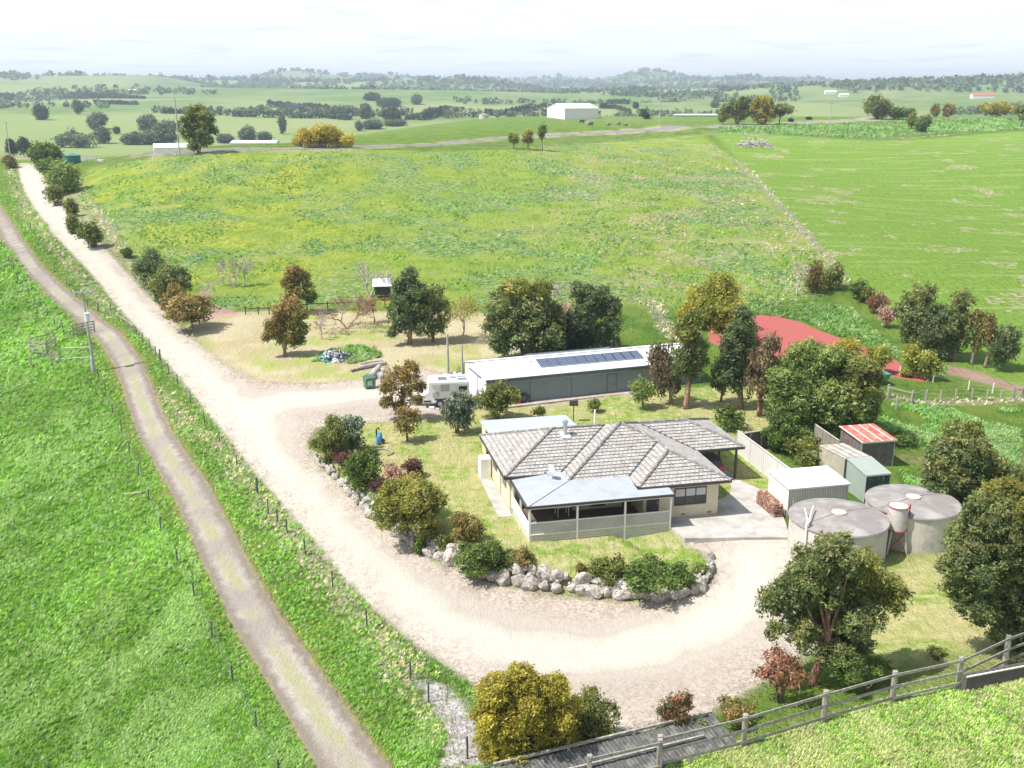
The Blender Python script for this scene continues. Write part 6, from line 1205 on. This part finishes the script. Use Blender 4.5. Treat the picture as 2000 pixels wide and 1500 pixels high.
def tussock(label, u, v, s, Y, pal='twig'):
    c = G(u, v, Y); n = 260; th_ = tf.uniform(0, 6.28, n); l = tf.uniform(.5, 1, n)*s; P = np.stack([np.cos(th_)*l*.45, np.sin(th_)*l*.45, l*.5+.1], 1); N = P/np.linalg.norm(P, axis=1)[:, None]
    V, Fc, K = leaves(tf, P, N, palette(tf, pal, n, np.ones(n)), s*.45, .35, .3); o = np_mesh('tussock', V, Fc, K, None, LEAF, c); tag(o, label, 'grass tussock')
for lab, u, v, s, Y in [('broad tawny tussock nearest the cow on the ridge verge', 1153, 252, 2.6, 410), ('tawny tussock, second from the cow', 1188, 249, 2.0, 415), ('tawny tussock, third from the cow, farther up', 1208, 246, 2.0, 425), ('tawny tussock nearest the ridge road', 1221, 253, 1.9, 395), ('small dark tuft beside the ridge road', 1250, 252, 1.3, 392)]: tussock(lab, u, v, s, Y)
# ------------------------------------------------------------------ far country: windbreaks, trees, woods
rf2 = np.random.default_rng(11)
def hedge(label, top, bot, pal='far', seed=1):
    """clipped windbreak: paired pixel rows of its base line, and its height in pixels"""
    P = [Vector(G(u, v)) for u, v in bot]; H_ = [max(2.5, (b[1]-t_[1])/F*depth(p)*1.0) for t_, b, p in zip(top, bot, P)]; c0 = P[0]; rng = np.random.default_rng(seed); A = []; 
    for i in range(len(P)-1):
        L = (P[i+1]-P[i]).length; n = int(min(2600, max(260, L*H_[i]*.9))); t = rng.uniform(0, 1, n); h = H_[i]*(1-t)+H_[i+1]*t; f = rng.uniform(0, 1, n)**.8
        x = P[i].x+(P[i+1].x-P[i].x)*t; y = P[i].y+(P[i+1].y-P[i].y)*t; w_ = 3.0*(1-.5*f**3); a = rng.uniform(-1, 1, n); x += a*w_*.4; y += a*w_; z = hz(x, y)+f*h*(1+.12*np.sin(t*L/3.0+i)); A.append(np.stack([x, y, z], 1))
    A = np.concatenate(A)-np.array(c0); n = len(A); d = depth(c0); N = np.tile([0, -.6, .7], (n, 1)); V, Fc, K = leaves(rng, A, N, palette(rng, pal, n, np.ones(n)*.5), max(1.4, d*.0024), .75, .6)
    o = np_mesh('windbreak_hedge', V, Fc, K, None, LEAF, tuple(c0)); tag(o, label, 'hedge')
HB = 'hedgecol'; PAL[HB] = ((.018,.032,.022), (.05,.075,.045), (.07,.09,.05), .2)
for i, (lab, tp, bt) in enumerate([
    ('upper of two dark windbreaks left of the round clumps', [(523,197),(560,200),(600,204),(650,214),(685,222)], [(523,209),(560,212),(600,219),(650,228),(685,234)]),
    ('lower long dark windbreak meeting the upper one at its right end', [(455,218),(500,216),(575,221),(640,222),(680,226)], [(455,228),(500,229),(575,231),(640,231),(680,235)]),
    ('dark windbreak rising to the right from behind the green ridge', [(792,228),(830,216),(875,208)], [(792,233),(830,235),(875,222)]), ('short windbreak continuing right of the rising one', [(876,208),(907,211)], [(876,219),(907,220)]),
    ('dark windbreak running up behind the left of the white barn', [(955,222),(1000,212),(1035,204),(1078,203)], [(955,226),(1000,225),(1035,217),(1078,216)]), ('dark windbreak curving down from the right of the white barn', [(1172,203),(1200,205),(1230,214),(1262,227)], [(1172,212),(1200,212),(1230,222),(1262,233)]),
    ('small dark windbreak above the right end of the barn', [(1186,196),(1230,195)], [(1186,203),(1230,204)]), ('dark tree belt low on the left hillside', [(186,196),(230,197),(268,199)], [(186,203),(230,204),(268,205)]),
    ('small dark plantation left of the big ridge gum', [(318,212),(360,213)], [(318,222),(360,222)]), ('dark tree belt at the far left edge', [(0,183),(26,185)], [(0,197),(26,196)]), ('dark tree belt by the pale farmhouse on the far left', [(120,183),(170,182),(228,184),(282,189)], [(120,192),(170,193),(228,192),(282,193)])]): hedge(lab, tp, bt, HB, i)
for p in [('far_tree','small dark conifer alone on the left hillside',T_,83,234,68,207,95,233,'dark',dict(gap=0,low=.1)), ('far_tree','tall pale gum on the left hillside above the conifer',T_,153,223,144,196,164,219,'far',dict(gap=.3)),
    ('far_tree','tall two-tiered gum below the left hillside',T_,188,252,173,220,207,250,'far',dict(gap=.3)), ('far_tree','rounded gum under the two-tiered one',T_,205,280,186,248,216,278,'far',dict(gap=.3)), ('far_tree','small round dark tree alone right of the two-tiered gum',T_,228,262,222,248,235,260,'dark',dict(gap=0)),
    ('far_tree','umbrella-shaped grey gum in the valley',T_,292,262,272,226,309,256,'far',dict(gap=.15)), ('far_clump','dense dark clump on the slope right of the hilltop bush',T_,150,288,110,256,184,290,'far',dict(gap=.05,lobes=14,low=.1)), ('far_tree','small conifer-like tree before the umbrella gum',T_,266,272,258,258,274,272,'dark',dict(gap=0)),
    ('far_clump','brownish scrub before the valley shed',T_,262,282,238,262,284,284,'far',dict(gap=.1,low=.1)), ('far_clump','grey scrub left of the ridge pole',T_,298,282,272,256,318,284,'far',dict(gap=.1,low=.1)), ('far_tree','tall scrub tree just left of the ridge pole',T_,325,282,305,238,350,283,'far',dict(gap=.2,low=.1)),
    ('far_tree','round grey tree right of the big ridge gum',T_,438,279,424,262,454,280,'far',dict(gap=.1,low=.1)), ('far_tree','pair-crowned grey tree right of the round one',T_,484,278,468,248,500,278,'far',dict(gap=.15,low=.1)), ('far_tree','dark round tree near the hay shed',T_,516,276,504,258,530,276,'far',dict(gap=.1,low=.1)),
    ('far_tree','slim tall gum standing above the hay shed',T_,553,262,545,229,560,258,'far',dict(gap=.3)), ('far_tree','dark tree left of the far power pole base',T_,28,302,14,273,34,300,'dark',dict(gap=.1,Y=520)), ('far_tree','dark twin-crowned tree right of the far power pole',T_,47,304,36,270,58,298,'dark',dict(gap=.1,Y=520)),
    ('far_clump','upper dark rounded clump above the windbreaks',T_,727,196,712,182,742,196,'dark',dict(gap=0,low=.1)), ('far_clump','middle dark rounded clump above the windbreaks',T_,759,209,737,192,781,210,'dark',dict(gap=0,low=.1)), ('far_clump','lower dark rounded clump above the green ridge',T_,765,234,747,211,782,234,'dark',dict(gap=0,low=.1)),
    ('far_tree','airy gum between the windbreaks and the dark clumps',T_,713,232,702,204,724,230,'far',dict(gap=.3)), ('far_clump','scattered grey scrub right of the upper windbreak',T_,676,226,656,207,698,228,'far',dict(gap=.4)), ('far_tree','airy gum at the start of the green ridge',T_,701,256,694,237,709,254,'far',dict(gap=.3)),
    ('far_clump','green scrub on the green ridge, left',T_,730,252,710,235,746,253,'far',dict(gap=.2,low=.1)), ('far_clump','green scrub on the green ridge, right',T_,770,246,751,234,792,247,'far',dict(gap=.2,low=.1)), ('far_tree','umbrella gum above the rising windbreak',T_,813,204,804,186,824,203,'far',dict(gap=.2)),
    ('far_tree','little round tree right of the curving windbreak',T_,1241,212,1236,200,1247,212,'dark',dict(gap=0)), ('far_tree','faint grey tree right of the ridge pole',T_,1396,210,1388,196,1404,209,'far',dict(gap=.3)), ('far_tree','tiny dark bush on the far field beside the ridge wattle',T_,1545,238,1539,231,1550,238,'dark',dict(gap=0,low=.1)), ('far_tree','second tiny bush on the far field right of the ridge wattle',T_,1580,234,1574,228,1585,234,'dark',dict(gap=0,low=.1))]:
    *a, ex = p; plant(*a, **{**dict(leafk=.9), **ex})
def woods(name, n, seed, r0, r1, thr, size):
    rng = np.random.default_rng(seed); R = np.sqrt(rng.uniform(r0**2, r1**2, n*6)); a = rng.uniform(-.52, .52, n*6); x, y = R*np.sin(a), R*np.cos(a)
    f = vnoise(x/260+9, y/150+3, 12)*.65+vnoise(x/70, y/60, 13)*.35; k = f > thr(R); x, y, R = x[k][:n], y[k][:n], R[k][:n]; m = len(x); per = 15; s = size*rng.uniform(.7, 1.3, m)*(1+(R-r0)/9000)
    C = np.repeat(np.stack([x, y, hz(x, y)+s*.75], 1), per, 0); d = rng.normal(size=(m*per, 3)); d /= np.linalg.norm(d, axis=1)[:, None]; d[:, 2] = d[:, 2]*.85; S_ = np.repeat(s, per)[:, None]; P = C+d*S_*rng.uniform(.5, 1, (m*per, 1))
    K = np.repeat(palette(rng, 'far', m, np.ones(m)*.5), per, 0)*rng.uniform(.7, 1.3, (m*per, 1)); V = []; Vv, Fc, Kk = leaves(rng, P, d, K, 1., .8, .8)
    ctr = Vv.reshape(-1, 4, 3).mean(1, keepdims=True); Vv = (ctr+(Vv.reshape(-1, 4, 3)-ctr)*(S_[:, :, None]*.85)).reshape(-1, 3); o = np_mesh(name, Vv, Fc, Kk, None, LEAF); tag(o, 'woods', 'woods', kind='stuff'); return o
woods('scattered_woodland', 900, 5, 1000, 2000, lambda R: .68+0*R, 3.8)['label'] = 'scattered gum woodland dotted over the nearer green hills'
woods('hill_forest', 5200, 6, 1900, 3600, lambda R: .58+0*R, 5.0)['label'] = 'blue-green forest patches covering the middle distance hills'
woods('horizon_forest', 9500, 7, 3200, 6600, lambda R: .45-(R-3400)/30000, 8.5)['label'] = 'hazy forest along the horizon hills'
b = G(1783, 170, 4300); o = thing('radio_mast', 'thin radio mast on the horizon hill at right', 'mast', b); MB().tube([(0, 0, -2), (0, 0, 62)], [1.3, .7], 6).build('mast_pole', mat('mast_grey', (.4, .4, .42), .6), o)
for i, (u, v, w_, lab) in enumerate([(146, 190, 20, 'long pale farmhouse among dark trees on the left hills'), (246, 182, 16, 'tiny white house on the left horizon hills'), (1612, 184, 20, 'little white house high on the right hills'), (1640, 190, 16, 'second little white house on the right hills'), (1900, 193, 26, 'reddish-roofed house on the far right hills')]):
    c = G(u, v); barn('distant_house', lab, u, v, c[1], w_, 9, 4, 6.5, 0, WW, WR if i != 4 else mat('red_tile_far', (.4, .15, .1), .8))
# ------------------------------------------------------------------ grass tufts and weeds with real blades
PAL['gr1'] = ((.12,.26,.035), (.25,.42,.075), (.44,.56,.27), .3); PAL['gr2'] = ((.17,.31,.05), (.34,.45,.12), (.58,.56,.32), .35); PAL['weed'] = ((.08,.19,.035), (.18,.33,.07), (.38,.50,.24), .3); PAL['dry2'] = ((.34,.27,.19), (.50,.41,.31), (.60,.50,.40), .4); PAL['dry'] = ((.38,.32,.19), (.60,.53,.38), (.72,.66,.54), .4); PAL['litter'] = ((.10,.065,.045), (.24,.17,.13), (.36,.28,.22), .3)
def cover(name, label, n, poly, pal, size, blades, seed, yr, lean=(.75, .25), mask=None, flat=.0, avoid=(), power=1.6):
    rng = np.random.default_rng(seed); P = np.array([p[:2] for p in poly]); x0, x1 = P[:, 0].min(), P[:, 0].max(); y0, y1 = max(yr[0], P[:, 1].min()), min(yr[1], P[:, 1].max()); m = n*14
    if power == 1: y = rng.uniform(y0, y1, m)
    else: k = 1-power; y = (y0**k+rng.uniform(0, 1, m)*(y1**k-y0**k))**(1/k)
    lim = y*.56+4; x = rng.uniform(-1, 1, m)*lim; ok = (x > x0) & (x < x1); x, y = x[ok], y[ok]; ok = inside(x, y, poly)
    for a in avoid: ok &= ~a(x, y)
    if mask is not None: ok &= mask(x, y) > rng.uniform(0, 1, len(x))
    x, y = x[ok][:n], y[ok][:n]; n = len(x); z = hz(x, y); sc = rng.uniform(.7, 1.3, n)*np.clip(y/60, .8, 3.2)**.55*size
    C = np.repeat(np.stack([x, y, z], 1), blades, 0); S_ = np.repeat(sc, blades)[:, None]; m = len(C); ang = rng.uniform(0, 6.28, m); spread = rng.uniform(.0, .5, m)
    up = np.stack([np.cos(ang)*spread+lean[0]*(1-flat), np.sin(ang)*spread+lean[1]*(1-flat), rng.uniform(.55, 1.0, m)*(1-flat)+.15], 1); up /= np.linalg.norm(up, axis=1)[:, None]
    off = np.stack([np.cos(ang), np.sin(ang), 0*ang], 1)*S_*.35*rng.uniform(0, 1, (m, 1)); B = C+off; T = B+up*S_; side = np.cross(up, np.stack([np.cos(ang+1.3), np.sin(ang+1.3), 0*ang+.2], 1)); side /= np.linalg.norm(side, axis=1)[:, None]+1e-9
    wd = S_*(.13 if flat < .5 else .3); M_ = B+up*S_*.5
    V = np.stack([B-np.array([0, 0, .03]), M_+side*wd, T, M_-side*wd], 1).reshape(-1, 3); tn = vnoise(x/9+3, y/16+5, seed+60)*.6+vnoise(x/2.5, y/5.5, seed+61)*.4; t2 = smooth(.52, .72, vnoise(x/3.2+9, y/7, seed+62)*.5+vnoise(x/1.1, y/2.2, seed+63)*.5)[:, None]
    base = palette(rng, pal, n, np.ones(n))*(.62+.75*tn)[:, None]; base = base*(1-t2*.55)+np.array(PAL[pal][2])*1.15*t2*.55
    K = np.repeat(base, blades, 0)*rng.uniform(.75, 1.25, (m, 1)); K = np.repeat(K, 4, 0)
    o = np_mesh(name, V, np.arange(4*m).reshape(m, 4), K, None, LEAF); tag(o, label, 'grass', kind='stuff'); return o
peb_ = lambda x, y: (sdist(x, y, PEBBLE) > -.2) | (sdist(x, y, PEBBLE2) > -.2)
onroad = [peb_, lambda x, y: seg_dist(x, y, TRACK)[0] < 1.5, lambda x, y: sdist(x, y, DRIVE) > -.2]
big = lambda x, y: smooth(.35, .7, vnoise(x/2.2, y/5.5, 33)*.6+vnoise(x/.8, y/1.6, 34)*.4)
cover('pasture_grass', 'lush wind-blown green grass in the left paddock', 42000, LEFTP, 'gr1', .27, 5, 1, (26, 175), mask=lambda x, y: .3+.7*big(x, y))
VERGE = GP([(-20,380),(30,330),(36,345),(54,388),(105,465),(192,555),(290,672),(400,805),(500,932),(618,1066),(735,1200),(870,1305),(1000,1400),(1000,1560),(520,1560),(455,1333),(347,1100),(253,885),(193,740),(60,590)])
cover('verge_grass', 'mixed green and straw grass on the verges of the farm track', 18000, VERGE, 'gr1', .22, 5, 2, (26, 260), avoid=onroad, mask=lambda x, y: .35+.65*big(x, y))
near_pale = lambda x, y: np.clip(1-np.minimum.reduce([seg_dist(x, y, p)[0] for p in PALE])/1.5, 0, 1)
cover('dry_grass', 'bleached dead grass along the fence lines', 9000, [(-300, 20), (300, 20), (300, 420), (-300, 420)], 'dry', .26, 5, 3, (26, 400), mask=lambda x, y: near_pale(x, y), avoid=onroad)
cover('hill_weeds', 'clumps of docks and thistles on the hillside paddock', 11000, UPPER, 'weed', .2, 6, 4, (100, 290), mask=lambda x, y: smooth(.42, .62, vnoise(x/14, y/14, 35)*.5+vnoise(x/3, y/4, 36)*.5), flat=.3, power=1.2)
cover('hill_dead_grass', 'bleached dead clumps on the right half of the hillside', 1800, UPPER, 'dry2', .18, 6, 5, (100, 290), mask=lambda x, y: smooth(-10, 30, x)*smooth(.5, .7, vnoise(x/9, y/9, 37)*.5+vnoise(x/2, y/3, 38)*.5), flat=.5, power=1.1)
cover('yard_grass', 'tussocky grass in the foreground yard', 12000, YARD, 'gr2', .2, 6, 6, (26, 60), mask=lambda x, y: .3+.7*big(x, y), power=1)
cover('tall_weeds', 'rank green weeds round the sheds and below the paddock', 6000, GP([(1590,850),(1750,790),(1990,800),(1990,960),(1780,960),(1740,900),(1620,900)]), 'weed', .28, 6, 7, (60, 120), mask=lambda x, y: smooth(.5, .75, vnoise(x/4, y/5, 39)), power=1)
cover('bed_weeds', 'green weeds growing round the rubbish heap', 900, GP([(600,712),(625,690),(690,676),(735,684),(742,698),(690,710),(630,716)]), 'weed', .35, 7, 8, (60, 140), power=1, mask=lambda x, y: (np.hypot(x+19.7, (y-104)*1.3) > 2.2)*1.)
cover('ditch_weeds', 'green weeds in the hollow above the arena', 5000, GP([(1460,585),(1560,590),(1660,600),(1760,690),(1850,720),(1840,740),(1700,680),(1560,625),(1460,610)]), 'weed', .24, 6, 9, (80, 170), power=1, mask=lambda x, y: .3+.7*big(x, y))
cover('road_bank_weeds', 'rank green growth on the bank of the ridge road', 4000, GP([(1400,250),(1560,245),(1700,240),(1850,233),(2000,230),(2050,250),(1860,260),(1700,270),(1500,262),(1400,258)]), 'weed', .5, 6, 10, (280, 520), power=1, mask=lambda x, y: .25+.75*big(x/4, y/4))
cover('bed_cover', 'silvery groundcover spilling between shrubs onto the rock wall', 1500, GP([(684,948),(715,945),(745,985),(728,1000),(700,985)]), 'pale', .3, 7, 11, (50, 90), power=1)
cover('leaf_litter', 'fine leaf litter scattered along the edges of the gravel', 5000, DRIVE, 'litter', .055, 3, 12, (30, 110), power=1, flat=.9, lean=(0, 0), mask=lambda x, y: smooth(1.6, .1, sdist(x, y, DRIVE))*smooth(.4, .6, vnoise(x/1.5, y/1.5, 40)))
# ------------------------------------------------------------------ haze
zlo, zhi = float(GZ.min())-1, max(float(GZ.max()), 95)+6
hb = MB().box(-7100, 7100, -160, 10200, zlo-2, zhi); HZ = bpy.data.materials.new('haze'); HZ.use_nodes = True; nt = HZ.node_tree; nt.nodes.remove(nt.nodes['Principled BSDF']); pv_ = nt.nodes.new('ShaderNodeVolumePrincipled')
pv_.inputs['Color'].default_value = (.74, .87, 1, 1); pv_.inputs['Density'].default_value = .00019; pv_.inputs['Anisotropy'].default_value = .2; nt.links.new(pv_.outputs[0], nt.nodes['Material Output'].inputs['Volume'])
hzo = hb.build('haze', HZ); hzo['kind'] = 'stuff'; hzo['label'] = 'thin blue haze in the air over the far hills'

# ------------------------------------------------------------------ groups of repeats
_by = {}
for o in list(COL.objects):
    if o.parent is None and 'category' in o and o.get('kind') is None: _by.setdefault(o.name.split('.')[0], []).append(o)
for k, L_ in _by.items():
    if len(L_) > 1:
        w_ = k.replace('_', ' '); pl_ = w_[:-1]+'ies' if w_.endswith('y') else w_+'es' if w_.endswith(('sh', 'ch', 's')) else w_+'s'
        for o in L_: o['group'] = pl_+' of the farm landscape'
